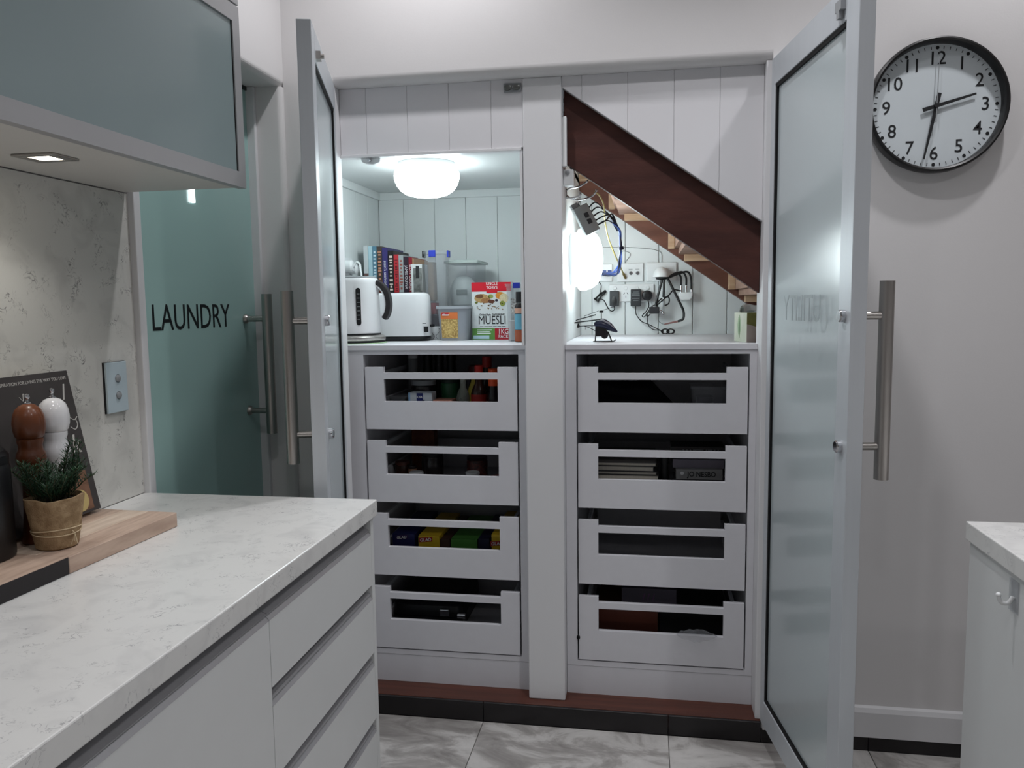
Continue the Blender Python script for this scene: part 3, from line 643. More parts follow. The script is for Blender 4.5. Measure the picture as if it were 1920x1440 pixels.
# rosemary in burlap
PX, PY = -1.106, 1.318
po = thing('potted_rosemary', 'small rosemary plant in a burlap-wrapped pot tied with string', 'plant', (PX, PY, ZB))
rg = []
for h_, r_ in ((0, 0.032), (0.003, 0.0360), (0.03, 0.0405), (0.06, 0.0450), (0.085, 0.0492), (0.097, 0.0505), (0.0985, 0.0490), (0.090, 0.0465)):
    rg.append([(PX + r_ * (1 + 0.02 * math.sin(5 * a) + 0.015 * math.sin(9 * a + 2)) * math.cos(a), PY + r_ * (1 + 0.02 * math.sin(5 * a)) * math.sin(a), ZB + h_ + (0.002 * math.sin(3 * a + 1) + 0.001 * math.sin(7 * a) if h_ > 0.08 else 0)) for a in [2 * PI * i / 40 for i in range(40)]])
B().rings(rg, False).add(rg[0], [tuple(range(39, -1, -1))]).build('pot', BURLAP, po)
B().lathe([(0.0455, 0.085), (0.03, 0.089), (0, 0.09)], (PX, PY, ZB), n=24).build('soil', SOIL, po)
for k, (h_, tl_) in enumerate(((0.036, 0.004), (0.032, -0.004))):
    pts = []
    for i in range(37):
        a = 2 * PI * i / 36; r_ = 0.0424 + (h_ - 0.034) * 0.2
        pts.append((PX + r_ * math.cos(a), PY + r_ * math.sin(a), ZB + h_ + tl_ * math.sin(a + 2.2)))
    B().tube(pts, 0.0011, n=6, sub=1).build('string', STRING, po)
a0 = -0.25; kx, ky = PX + 0.0435 * math.cos(a0), PY + 0.0435 * math.sin(a0)
for dx, dz in ((0.006, -0.020), (0.012, -0.024), (-0.002, -0.026)):
    B().tube([(kx, ky, ZB + 0.035), (kx + 0.006, ky - 0.001, ZB + 0.028), (kx + dx, ky - 0.003, ZB + 0.035 + dz)], 0.0009, n=6).build('string', STRING, po)
fo = B(); sm_ = B(); rnd = random.Random(3)
for k in range(44):
    a = rnd.uniform(0, 2 * PI); r0 = rnd.uniform(0.0, 0.034); out = rnd.uniform(0.1, 1.0)
    b0 = Vector((PX + r0 * math.cos(a), PY + r0 * math.sin(a), ZB + 0.088)); H_ = rnd.uniform(0.045, 0.085) * (1.15 - 0.35 * out)
    if k < 3: b0 = Vector((PX + 0.012 + 0.01 * k, PY + 0.01, ZB + 0.088)); H_ = 0.112; out = 0.35; a = 0.4
    tip = b0 + Vector((math.cos(a) * 0.05 * out, math.sin(a) * 0.05 * out, H_)); mid = (b0 + tip) / 2 + Vector((rnd.uniform(-.006, .006), rnd.uniform(-.006, .006), 0.008))
    sm_.tube([b0, mid, tip], 0.0009, n=5, sub=4)
    nn = int(H_ / 0.0013)
    for i in range(nn):
        u_ = 0.12 + 0.88 * i / nn; p = b0 * (1 - u_) ** 2 + mid * 2 * u_ * (1 - u_) + tip * u_ * u_
        ph = i * 2.4 + rnd.random(); el = rnd.uniform(0.25, 0.9); L_ = rnd.uniform(0.014, 0.024) * (1.05 - 0.35 * u_)
        d = Vector((math.cos(ph) * math.cos(el), math.sin(ph) * math.cos(el), math.sin(el))); sd = d.cross(Vector((0, 0, 1))).normalized() * 0.0011
        q = p + d * L_ * 0.55 + Vector((0, 0, -0.0008)); e_ = p + d * L_ + Vector((0, 0, 0.001))
        fo.add([p, q + sd, e_, q - sd], [(0, 1, 2, 3)])
sm_.build('stems', STEMM, po); f_ = fo.build('foliage', LEAF, po); f_['kind'] = 'stuff'

# ------------------------------------------------------------------ pantry shelf
kt = thing('kettle', 'white cordless electric kettle with black handle on the pantry shelf', 'kettle', (-1.047, 2.80, ZS))
K = Vector((-1.047, 2.80, 0)); zk0 = ZS + 0.003
tag(B().lathe([(0.106, 0), (0.107, 0.0015), (0.106, 0.0028)], (K.x, K.y, ZS + 0.0001), n=48).build('coaster', colour('green_mat', (170, 200, 160), 0.6)), 'thin round green mat under the kettle', 'mat')
B().lathe([(0.096, 0.0), (0.100, 0.002), (0.100, 0.008)], (K.x, K.y, zk0), n=48).build('base', BLACK, kt)
B().lathe([(0.100, 0.0085), (0.102, 0.012), (0.101, 0.020), (0.095, 0.025), (0.086, 0.0275)], (K.x, K.y, zk0), n=48).build('power_base', STEEL, kt)
B().lathe([(0.0845, 0.028), (0.0845, 0.033)], (K.x, K.y, zk0), n=48).build('foot_band', BLACK, kt)
B().lathe([(0.0835, 0.0335), (0.0850, 0.037), (0.0845, 0.09), (0.0825, 0.15), (0.0800, 0.215), (0.0790, 0.2275), (0.0760, 0.2320)], (K.x, K.y, zk0), n=48).build('body', CERAM, kt)
B().lathe([(0.0735, 0.2325), (0.0735, 0.2365), (0.066, 0.2385), (0.0, 0.2395)], (K.x, K.y, zk0), n=48).build('lid', GREYPL, kt)
# water window on the front, bar with scale marks
aw = math.radians(-66); wx, wy = K.x + 0.0835 * math.cos(aw), K.y + 0.0835 * math.sin(aw); tn = Vector((-math.sin(aw), math.cos(aw), 0)); nn_ = Vector((math.cos(aw), math.sin(aw), 0))
def pill(w_, h_, n=8): return [(w_ * math.cos(a), h_ + w_ * math.sin(a)) for a in [PI * i / n for i in range(n + 1)]] + [(-w_ * math.cos(a), -h_ - w_ * math.sin(a)) for a in [PI * i / n for i in range(n + 1)]]
def on_kettle(poly, d0, d1, zc):
    vs = [Vector((wx, wy, zc)) + tn * u - Vector((0, 0, 0)) + Vector((0, 0, v)) + nn_ * (d - 0.010 * (v + 0.07) / 0.14 * 0.3) for d in (d0, d1) for u, v in poly]; n = len(poly)
    return B().add(vs, [tuple(range(n)), tuple(range(2 * n - 1, n - 1, -1))] + [(i, (i + 1) % n, n + (i + 1) % n, n + i) for i in range(n)])
ww = on_kettle(pill(0.0085, 0.058), -0.006, 0.0032, zk0 + 0.130).build('water_window', BLACK, kt)
for i in range(7): on_kettle([(-0.005, -0.0008 - 0.045 + i * 0.015), (0.005, -0.0008 - 0.045 + i * 0.015), (0.005, 0.0008 - 0.045 + i * 0.015), (-0.005, 0.0008 - 0.045 + i * 0.015)], 0.0030, 0.0040, zk0 + 0.130).build('scale_mark', GREYPL, ww)
# handle: white loop with black inner grip, bending down on the right
hp = [(0.078, 0.218), (0.098, 0.205), (0.116, 0.178), (0.123, 0.140), (0.117, 0.105), (0.104, 0.085)]
def strip(pts, w_, t_, off=0.0):
    rg = []
    for i, (u, v) in enumerate(pts):
        a, b_ = pts[max(i - 1, 0)], pts[min(i + 1, len(pts) - 1)]; dx, dz = b_[0] - a[0], b_[1] - a[1]; l_ = math.hypot(dx, dz); nx, nz = dz / l_, -dx / l_
        cx_, cz_ = K.x + u + nx * off, zk0 + v + nz * off
        rg.append([(cx_ + nx * t_, K.y - w_, cz_ + nz * t_), (cx_ + nx * t_, K.y + w_, cz_ + nz * t_), (cx_ - nx * t_, K.y + w_, cz_ - nz * t_), (cx_ - nx * t_, K.y - w_, cz_ - nz * t_)])
    return B().rings(rg, True, False)
def smooth2(p, n=5):
    out = []
    for i in range(len(p) - 1):
        a, b_, c, d = p[max(i - 1, 0)], p[i], p[i + 1], p[min(i + 2, len(p) - 1)]
        for k in range(n):
            t = k / n; out.append(tuple(0.5 * (2 * b_[j] + (c[j] - a[j]) * t + (2 * a[j] - 5 * b_[j] + 4 * c[j] - d[j]) * t * t + (-a[j] + 3 * b_[j] - 3 * c[j] + d[j]) * t ** 3) for j in (0, 1)))
    return out + [p[-1]]
strip(smooth2(hp), 0.015, 0.0025, 0.0115).build('handle_shell', CERAM, kt, bevel=0.001)
strip(smooth2(hp), 0.0165, 0.0088, 0.0).build('handle', colour('kettle_grip', (38, 34, 36), 0.5), kt, bevel=0.003)
# white plug and socket behind the kettle
so = thing('power_plug', 'white plug and looped cord on the pantry wall behind the kettle', 'plug', (-1.15, 3.0, 1.50))
B().box(-1.1648, 2.945, 1.515, -1.157, 3.055, 1.59).build('plate', PLAST, so, bevel=0.002)
B().lathe([(0.024, 0), (0.024, 0.030), (0.018, 0.036), (0, 0.036)], (-1.157, 2.975, 1.553), (1, 0, 0), 24).build('plug', PLAST, so)
B().lathe([(0.020, 0), (0.020, 0.026), (0.012, 0.032), (0, 0.032)], (-1.157, 3.030, 1.545), (1, 0, 0), 24).build('plug', PLAST, so)
B().tube([(-1.122, 2.975, 1.552), (-1.108, 2.975, 1.568), (-1.094, 2.97, 1.560), (-1.090, 2.965, 1.54), (-1.085, 2.96, 1.50), (-1.095, 2.95, 1.44), (-1.11, 2.95, 1.36)], 0.0042, n=8).build('cord', PLAST, so)
# toaster
to = thing('toaster', 'white two-slice toaster with black foot beside the kettle', 'toaster', (-0.92, 2.93, ZS))
def rbox(x0, x1, y0, y1, r, n=6):
    return arc(x1 - r, y1 - r, r, 0, 90, n) + arc(x0 + r, y1 - r, r, 90, 180, n) + arc(x0 + r, y0 + r, r, 180, 270, n) + arc(x1 - r, y0 + r, r, 270, 360, n)
def rrings(levels):   # (x0,x1,y0,y1,r,z)
    return [[(u, v, z) for u, v in rbox(x0, x1, y0, y1, r)] for x0, x1, y0, y1, r, z in levels]
tx0, tx1, ty0, ty1 = -1.075, -0.817, 2.912, 3.020
B().rings(rrings([(tx0 + .012, tx1 - .010, ty0 + .01, ty1 - .01, .035, ZS + .0005), (tx0 + .004, tx1 - .002, ty0 + .003, ty1 - .003, .04, ZS + .010), (tx0 + .004, tx1 - .002, ty0 + .003, ty1 - .003, .04, ZS + .0185)])).build('foot', BLACK, to)
B().rings(rrings([(tx0, tx1, ty0, ty1, .042, ZS + .019), (tx0, tx1 + .001, ty0, ty1, .043, ZS + .10), (tx0 + .003, tx1 - .001, ty0 + .002, ty1 - .002, .043, ZS + .162), (tx0 + .008, tx1 - .005, ty0 + .006, ty1 - .006, .042, ZS + .176), (tx0 + .020, tx1 - .016, ty0 + .017, ty1 - .017, .036, ZS + .183)])).build('body', CERAM, to)
for yy in (2.930, 2.975): B().box(tx0 + .05, yy, ZS + .1832, tx1 - .06, yy + .022, ZS + .1845).build('slot', BLACK, to)
B().box(tx1 + .0005, 2.955, ZS + .052, tx1 + .012, 2.985, ZS + .062).build('lever', BLACK, to, bevel=.002)
B().box(tx1 - .012, 2.917, ZS + .034, tx1 + .003, 2.927, ZS + .055).build('control', BLACK, to, bevel=.001)
B().box(tx1 - .016, 2.9105, ZS + .066, tx1 - .002, 2.914, ZS + .0685).build('control', BLACK, to)
# cookbooks standing in a row behind the toaster
def book(label, x0, x1, ztop, rgb, title=None, tcol=(230, 228, 225), ts=0.016, yf=3.10, dep=0.21, band=None, rgb2=None, grp='cookbooks standing in the pantry', marks=None):
    b_ = thing('cookbook', label, 'book', ((x0 + x1) / 2, yf, ZS), group=grp)
    mt = mat('book_%d_%d_%d' % tuple(rgb), rgb, 0.42, rgb2=rgb2, var=0.06, vscale=25)
    z1 = ztop; e = 0.0003
    B().box(x0 + e, yf, ZS, x1 - e, yf + 0.0025, z1).box(x0 + e, yf + 0.0025, ZS, x0 + 0.0022, yf + dep, z1).box(x1 - 0.0022, yf + 0.0025, ZS, x1 - e, yf + dep, z1).build('cover', mt, b_)
    B().box(x0 + 0.0024, yf + 0.0026, ZS + 0.003, x1 - 0.0024, yf + dep - 0.004, z1 - 0.004).build('pages', PAPER, b_)
    if band:
        for (za, zb, c) in band: B().box(x0 + 0.0004, yf - 0.0004, za, x1 - 0.0004, yf - 0.0001, zb).build('spine_print', colour('print_%d_%d_%d' % c, c, 0.5, var=0.25, vscale=80), b_)
    if marks:
        rk = random.Random(int(x0 * -1e4)); zz = z1 - 0.02
        while zz > 1.46:
            hh = rk.uniform(.004, .009); wv = (x1 - x0) * rk.uniform(.18, .34); xm = (x0 + x1) / 2
            B().box(xm - wv, yf - .0004, zz - hh, xm + wv, yf - .0001, zz).build('spine_print', mat('ink_%d_%d_%d' % marks, marks, .5), b_); zz -= hh + rk.uniform(.002, .010)
    if title:
        text('title', title, ts, mat('ink_%d_%d_%d' % tcol, tcol, 0.5), b_, ((x0 + x1) / 2, yf - 0.0006, (1.45 + z1) / 2 - 0.01), (0, 0, -1), (1, 0, 0), 0.0002, sx=1.0)
    return b_
book('cookbook with white and picture-printed spine at the left end of the row', -1.125, -1.1055, 1.640, (206, 212, 214), band=[(1.28, 1.53, (120, 92, 88)), (1.30, 1.47, (60, 76, 112))])
book('pale blue cookbook second from the left in the row', -1.105, -1.0875, 1.638, (176, 208, 218), band=[(1.35, 1.50, (140, 184, 200))])
book('steel blue thin cookbook between the pale blue and brown ones', -1.087, -1.0695, 1.637, (92, 136, 158), None, marks=(210, 226, 232))
book('tall dark brown cookbook standing behind the blue-spined ones', -1.069, -1.0475, 1.636, (70, 60, 54), None, marks=(200, 140, 110), dep=0.24, band=[(1.30, 1.50, (104, 54, 40))])
book('purple-blue seafood cookbook with white lettering', -1.047, -1.0235, 1.630, (56, 50, 112), "stein's seafood", (226, 226, 236), 0.0165)
book('black cookbook right of the purple seafood one', -1.023, -1.0000, 1.618, (28, 24, 26), None, marks=(214, 200, 190))
book('bright red cookbook in the middle of the row', -0.9995, -0.9795, 1.602, (186, 44, 54), None, marks=(110, 18, 26))
book('light grey cookbook right of the red one', -0.979, -0.9595, 1.600, (160, 166, 168), None, marks=(150, 80, 70))
book('dark plum cookbook with large white lettering', -0.959, -0.9385, 1.593, (46, 28, 44), 'JAMIE OLIVER', (226, 222, 226), 0.0155)
book('crimson slow cooker cookbook with white lettering', -0.938, -0.9235, 1.590, (140, 26, 44), 'SLOW COOKER', (240, 236, 236), 0.0145)
book('thin tan cookbook beside the crimson one', -0.923, -0.9165, 1.586, (168, 128, 96))
bw = thing('recipe_folder', 'white recipe folder with grey photo cover at the right of the cookbooks', 'book', (-0.893, 3.06, ZS))
B().box(-0.916, 3.06, ZS, -0.872, 3.0625, 1.560).box(-0.916, 3.0625, ZS, -0.9135, 3.26, 1.560).box(-0.8745, 3.0625, ZS, -0.872, 3.26, 1.560).build('cover', colour('folder_white', (212, 214, 214), 0.45), bw)
B().box(-0.913, 3.063, ZS + .003, -0.875, 3.255, 1.556).build('pages', PAPER, bw)
B().box(-0.9075, 3.0592, 1.30, -0.8725, 3.0598, 1.545).build('cover_print', colour('folder_print', (128, 130, 128), 0.5, var=0.6, vscale=45), bw)
B().box(-0.897, 3.0586, 1.505, -0.883, 3.0591, 1.553).build('cover_print', colour('folder_print_dark', (46, 46, 48), 0.5, var=0.4, vscale=60), bw)

# tall clip container standing on a patterned canister
cn = thing('patterned_canister', 'black and white line-patterned canister under the tall clip container', 'canister', (-0.815, 3.06, ZS))
B().lathe([(0.034, 0), (0.035, 0.003), (0.035, 0.050), (0.034, 0.0515)], (-0.815, 3.06, ZS), n=32).build('body', colour('canister_white', (222, 222, 224), 0.4), cn)
for k in range(10):
    a = 2 * PI * k / 10; pts = []
    for i in range(7): pts.append((-0.815 + 0.0353 * math.cos(a + 0.22 * math.sin(i * 1.05) * (1 if k % 2 else -1)), 3.06 + 0.0353 * math.sin(a + 0.22 * math.sin(i * 1.05) * (1 if k % 2 else -1)), ZS + 0.002 + i * 0.0077))
    B().tube(pts, 0.0007, n=5, sub=3).build('line', INK, cn)
tc_ = thing('tall_container', 'tall clear plastic container with blue clip lid holding red powder', 'container', (-0.815, 3.07, ZS + 0.052))
zt0 = ZS + 0.052
B().rings(rrings([(-0.852, -0.778, 3.035, 3.115, .012, zt0), (-0.857, -0.773, 3.030, 3.120, .014, zt0 + .28)]), True).build('body', CLEARD, tc_)
B().rings(rrings([(-0.850, -0.780, 3.037, 3.113, .011, zt0 + .002), (-0.851, -0.779, 3.036, 3.114, .011, zt0 + .047)])).build('contents', colour('dark_plum_powder', (40, 16, 34), 0.8), tc_)
B().rings(rrings([(-0.845, -0.815, 3.040, 3.10, .01, zt0 + .048), (-0.845, -0.815, 3.040, 3.10, .01, zt0 + .092)])).build('contents', colour('red_packet', (130, 44, 52), 0.7), tc_)
B().rings(rrings([(-0.845, -0.820, 3.045, 3.10, .01, zt0 + .10), (-0.848, -0.822, 3.045, 3.10, .01, zt0 + .25)])).build('contents', colour('brown_packet', (124, 108, 92), 0.7, var=.2), tc_)
B().rings(rrings([(-0.861, -0.769, 3.026, 3.124, .015, zt0 + .281), (-0.861, -0.769, 3.026, 3.124, .015, zt0 + .290)])).build('lid', CLEARD, tc_)
CLIP = colour('blue_clip', (44, 60, 170), 0.35)
B().box(-0.834, 3.020, zt0 + .268, -0.806, 3.0255, zt0 + .294).build('clip', CLIP, tc_, bevel=.002)
B().box(-0.7685, 3.05, zt0 + .268, -0.762, 3.085, zt0 + .294).build('clip', CLIP, tc_, bevel=.002)
B().box(-0.868, 3.05, zt0 + .268, -0.8615, 3.085, zt0 + .294).build('clip', BLACK, tc_, bevel=.002)
# big clear box
bc = thing('clear_container', 'large clear plastic storage box with a pale scoop bag inside', 'container', (-0.73, 3.16, ZS))
B().rings(rrings([(-0.797, -0.683, 3.140, 3.345, .02, ZS), (-0.800, -0.672, 3.135, 3.355, .022, ZS + .300)])).build('body', CLEARD, bc)
B().rings(rrings([(-0.806, -0.662, 3.130, 3.360, .024, ZS + .3005), (-0.806, -0.662, 3.130, 3.360, .024, ZS + .309), (-0.795, -0.672, 3.140, 3.350, .02, ZS + .313)])).build('lid', colour('pale_green_lid', (196, 208, 204), 0.35, alpha=0.75), bc)
B().lathe([(0.034, 0.122), (0.050, 0.135), (0.056, 0.170), (0.054, 0.20), (0.046, 0.225), (0.030, 0.245), (0.010, 0.252), (0, 0.253)], (-0.740, 3.21, ZS), n=28).build('contents', colour('pale_bag', (196, 204, 204), 0.5, var=.08), bc)
B().box(-0.757, 3.151, ZS + .176, -0.713, 3.153, ZS + .196).build('bag_label', colour('grey_label', (120, 130, 128), .5), bc)
B().rings(rrings([(-0.792, -0.688, 3.145, 3.340, .02, ZS + .003), (-0.794, -0.686, 3.144, 3.342, .02, ZS + .12)])).build('contents', colour('grey_sugar', (140, 142, 146), 0.8), bc)
# decor container
dc = thing('label_container', 'frosted tapered container with an orange pasta picture label', 'container', (-0.723, 2.98, ZS))
B().rings(rrings([(-0.776, -0.672, 2.95, 3.05, .016, ZS + .0005), (-0.785, -0.662, 2.942, 3.058, .018, ZS + .120)])).build('body', MILKY, dc)
B().rings(rrings([(-0.772, -0.676, 2.954, 3.046, .014, ZS + .003), (-0.773, -0.675, 2.953, 3.047, .014, ZS + .025)])).build('contents', colour('oats', (176, 166, 148), .8), dc)
B().rings(rrings([(-0.790, -0.657, 2.937, 3.063, .02, ZS + .1205), (-0.790, -0.657, 2.937, 3.063, .02, ZS + .131)])).build('lid', colour('clear_grey_lid', (186, 190, 196), 0.3, alpha=0.8), dc)
lb = Matrix.Translation((0, 2.9455, 0))
B().hexa([(-0.767, 2.9475, ZS + .010), (-0.705, 2.9475, ZS + .010), (-0.705, 2.9480, ZS + .010), (-0.767, 2.9480, ZS + .010), (-0.769, 2.9420, ZS + .107), (-0.704, 2.9420, ZS + .107), (-0.704, 2.9425, ZS + .107), (-0.769, 2.9425, ZS + .107)]).build('label_print', colour('pasta_print', (216, 188, 120), 0.5, rgb2=(150, 116, 60), vscale=160), dc)
B().hexa([(-0.769, 2.9428, ZS + .082), (-0.704, 2.9428, ZS + .082), (-0.704, 2.9430, ZS + .082), (-0.769, 2.9430, ZS + .082), (-0.769, 2.9412, ZS + .107), (-0.704, 2.9412, ZS + .107), (-0.704, 2.9414, ZS + .107), (-0.769, 2.9414, ZS + .107)]).build('label_print', colour('orange_print', (226, 124, 66), 0.5), dc)
B().box(-0.766, 2.9404, ZS + .096, -0.738, 2.9409, ZS + .106).build('label_print', colour('red_logo', (190, 36, 44), .5), dc)
text('logo', 'décor', 0.0105, PLAST, dc, (-0.750, 2.9400, ZS + .098), ext=.0002, sx=1.1, bold=.0003)
# muesli box
mb = thing('muesli_box', 'white and red muesli carton on the pantry shelf', 'box', (-0.58, 3.0, ZS))
mx0, mx1, my = -0.660, -0.508, 2.995; MH = 0.218
B().box(mx0, my, ZS + .0003, mx1, my + .065, ZS + MH).build('carton', colour('carton_white', (216, 220, 220), 0.5, var=.02), mb)
RED = colour('muesli_red', (206, 30, 48), .45); GRN = colour('muesli_green', (96, 148, 70), .45)
B().box(mx0, my - .0006, ZS + MH - .034, mx1, my - .0001, ZS + MH).box(mx0 + .058, my - .0006, ZS + MH - .040, mx0 + .100, my - .0001, ZS + MH - .034).build('top_band', RED, mb)
B().box(mx0 - .0006, my, ZS + MH - .034, mx0 - .0001, my + .065, ZS + MH).box(mx0, my, ZS + MH + .0001, mx1, my + .065, ZS + MH + .0006).build('top_band', RED, mb)
B().box(mx0, my - .0006, ZS + .001, mx0 + .088, my - .0001, ZS + .044).build('green_band', GRN, mb)
B().box(mx0 + .088, my - .0006, ZS + .001, mx1, my - .0001, ZS + .044).build('red_band', colour('muesli_crimson', (176, 26, 44), .45), mb)
B().box(mx0 + .004, my - .0010, ZS + .004, mx0 + .066, my - .0007, ZS + .017).build('health_star', colour('pale_blue_print', (190, 216, 228), .5), mb)
WI = mat('white_ink', (238, 240, 240), .5); BI = mat('black_ink', (24, 26, 28), .5)
text('brand', 'UNCLE\nTOBYS', 0.0150, WI, mb, (mx0 + .079, my - .0010, ZS + MH - .0125), ext=.0002, bold=0, sx=.95)
text('subtitle', 'Original Style  SWISS BLEND', 0.0095, BI, mb, (mx0 + .078, my - .0004, ZS + .096), ext=.0002, bold=.0002, sx=.86)
text('title', 'MUESLI', 0.046, BI, mb, (mx0 + .078, my - .0004, ZS + .074), ext=.0002, bold=0.0, sx=.74)
for i in range(6): B().box(mx0 + .030 + .017 * i, my - .0004, ZS + .0502, mx0 + .044 + .017 * i, my - .0001, ZS + .0522).build('small_print', BI, mb)
for z_, l_ in ((.038, .056), (.031, .048), (.025, .052)): B().box(mx0 + .020, my - .0010, ZS + z_ - .0016, mx0 + .020 + l_, my - .0007, ZS + z_ + .0016).build('small_print', WI, mb)
text('weight', '1KG', 0.027, WI, mb, (mx0 + .121, my - .0010, ZS + .031), ext=.0002, bold=0, sx=.82)
text('weight', 'PACK', 0.018, WI, mb, (mx0 + .121, my - .0010, ZS + .0125), ext=.0002, bold=0, sx=.85)
rm = random.Random(11)
def blob(x, z, rx, rz, c, y=0.0004):
    p = [(mx0 + x + rx * math.cos(2 * PI * i / 14), ZS + z + rz * math.sin(2 * PI * i / 14)) for i in range(14)]
    B().prism(p, my - y + .0002, my - y, 'y').build('food_print', colour('food_%d_%d_%d' % c, c, .5, var=.25, vscale=200), mb)
blob(.040, .158, .030, .017, (196, 160, 104)); blob(.030, .166, .016, .008, (120, 80, 50), .0007); blob(.055, .150, .020, .010, (170, 120, 76), .0007); blob(.076, .146, .014, .007, (100, 56, 40), .0010)
blob(.074, .165, .010, .008, (150, 160, 80)); blob(.110, .168, .018, .014, (226, 146, 52)); blob(.125, .158, .018, .018, (226, 210, 170), .0007); blob(.119, .138, .010, .010, (150, 160, 70), .0010)
blob(.018, .142, .006, .004, (110, 120, 50), .0008); blob(.096, .150, .006, .005, (50, 40, 60), .0009)
for _ in range(26): blob(rm.uniform(.02, .12), rm.uniform(.115, .145), rm.uniform(.0015, .004), rm.uniform(.001, .0025), rm.choice([(150, 116, 70), (110, 80, 52), (186, 150, 100), (60, 50, 50)]), .0012)
# clear container right of muesli, plus jar
c2 = thing('clip_container', 'clear clip-lid container in front of the muesli carton', 'container', (-0.48, 2.90, ZS))
B().rings(rrings([(-0.500, -0.462, 2.872, 2.96, .01, ZS + .0005), (-0.505, -0.458, 2.866, 2.966, .012, ZS + .198)])).build('body', CLEARD, c2)
B().rings(rrings([(-0.497, -0.465, 2.875, 2.957, .01, ZS + .003), (-0.498, -0.464, 2.874, 2.958, .01, ZS + .075)])).build('contents', colour('white_flour', (206, 206, 206), .8, var=.05), c2)
B().rings(rrings([(-0.509, -0.455, 2.862, 2.970, .012, ZS + .1985), (-0.509, -0.455, 2.862, 2.970, .012, ZS + .208)])).build('lid', CLEARD, c2)
B().box(-0.478, 2.858, ZS + .192, -0.452, 2.8625, ZS + .212).build('clip', CLIP, c2, bevel=.001)
B().box(-0.488, 2.868, ZS + .10, -0.466, 2.8695, ZS + .155).build('label_print', colour('white_label', (214, 214, 212), .5, rgb2=(120, 112, 106), vscale=120), c2)
B().box(-0.474, 2.866, ZS + .012, -0.4665, 2.868, ZS + .070).build('label_print', colour('tan_label', (150, 110, 86), .5), c2)
jr = thing('coffee_jar', 'dark jar with blue and orange label beside the post', 'jar', (-0.438, 2.80, ZS))
B().lathe([(0.024, 0), (0.026, 0.003), (0.026, 0.125), (0.020, 0.138)], (-0.436, 2.80, ZS + .0003), n=28).build('body', colour('dark_glass', (34, 30, 32), .15), jr)
B().lathe([(0.022, 0.139), (0.022, 0.178), (0, 0.179)], (-0.436, 2.80, ZS), n=28).build('lid', BLACK, jr)
B().lathe([(0.0264, 0.046), (0.0264, 0.100)], (-0.436, 2.80, ZS), n=28, caps=False).build('label_print', colour('blue_label', (96, 156, 178), .5), jr)
B().lathe([(0.0264, 0.004), (0.0264, 0.044)], (-0.436, 2.80, ZS), n=28, caps=False).build('label_print', colour('orange_label', (150, 74, 44), .5), jr)
B().lathe([(0.0264, 0.102), (0.0264, 0.120)], (-0.436, 2.80, ZS), n=28, caps=False).build('label_print', colour('peach_label', (196, 150, 130), .5), jr)
# latch, switch on the pantry head
la = thing('door_latch', 'small grey double roller latch under the lintel above the pantry', 'latch', (-0.417, YP, 2.062))
B().box(-0.450, YP - .006, 2.064, -0.393, YP - .0002, 2.092).build('plate', GREYPL, la, bevel=.002)
for x in (-0.436, -0.409): B().rings([[(x + .012 * math.cos(a) * s_, YP - .006 - d_, 2.0775 + .008 * math.sin(a) * s_) for a in [2 * PI * i / 20 for i in range(20)]] for s_, d_ in ((1, 0), (1, .006), (.72, .0075))]).build('roller', mat('latch_steel', (120, 122, 120), .35, metal=.7), la)
ls = thing('door_switch', 'small white plunger switch on the head of the pantry niche', 'switch', (-0.905, 2.575, 1.87))
B().prism([(-0.934, 1.8835), (-0.930, 1.872), (-0.915, 1.866), (-0.890, 1.863), (-0.868, 1.870), (-0.866, 1.8835)], 2.600, 2.575, 'y').build('body', PLAST, ls, bevel=.002)
B().lathe([(.006, 0), (.006, .010), (.004, .013), (0, .013)], (-0.903, 2.575, 1.876), (0, -1, 0), 16).build('plunger', CHROME, ls)

# ------------------------------------------------------------------ utility niche
YW = YB
# latch strip and conduit on the post
lp = thing('strike_plate', 'steel roller strike plate on the side of the post above a white conduit', 'latch', (-0.262, 2.575, 1.98))
B().box(-0.2664, 2.566, 1.985, -0.2635, 2.60, 2.074).build('plate', ALU, lp, bevel=.0006)
for z in (2.052, 2.012): B().box(-0.2634, 2.572, z - .013, -0.2590, 2.592, z + .013).build('roller', CHROME, lp, bevel=.003)
cd_ = B().box(-0.2664, 2.570, 1.830, -0.2520, 2.588, 1.984)
tag(cd_.build('conduit', PLAST, bevel=.002), 'thin white conduit running down the post inside the utility cupboard', 'conduit')
sb = thing('plunger_switch', 'white box switch on the post at the top of the utility niche', 'switch', (-0.25, 2.62, 1.785))
B().box(-0.2664, 2.60, 1.776, -0.2330, 2.655, 1.8260).build('body', PLAST, sb, bevel=.003)
B().lathe([(.007, 0), (.007, .004), (.004, .006), (0, .006)], (-0.252, 2.60, 1.815), (0, -1, 0), 16).build('plunger', GREYPL, sb)
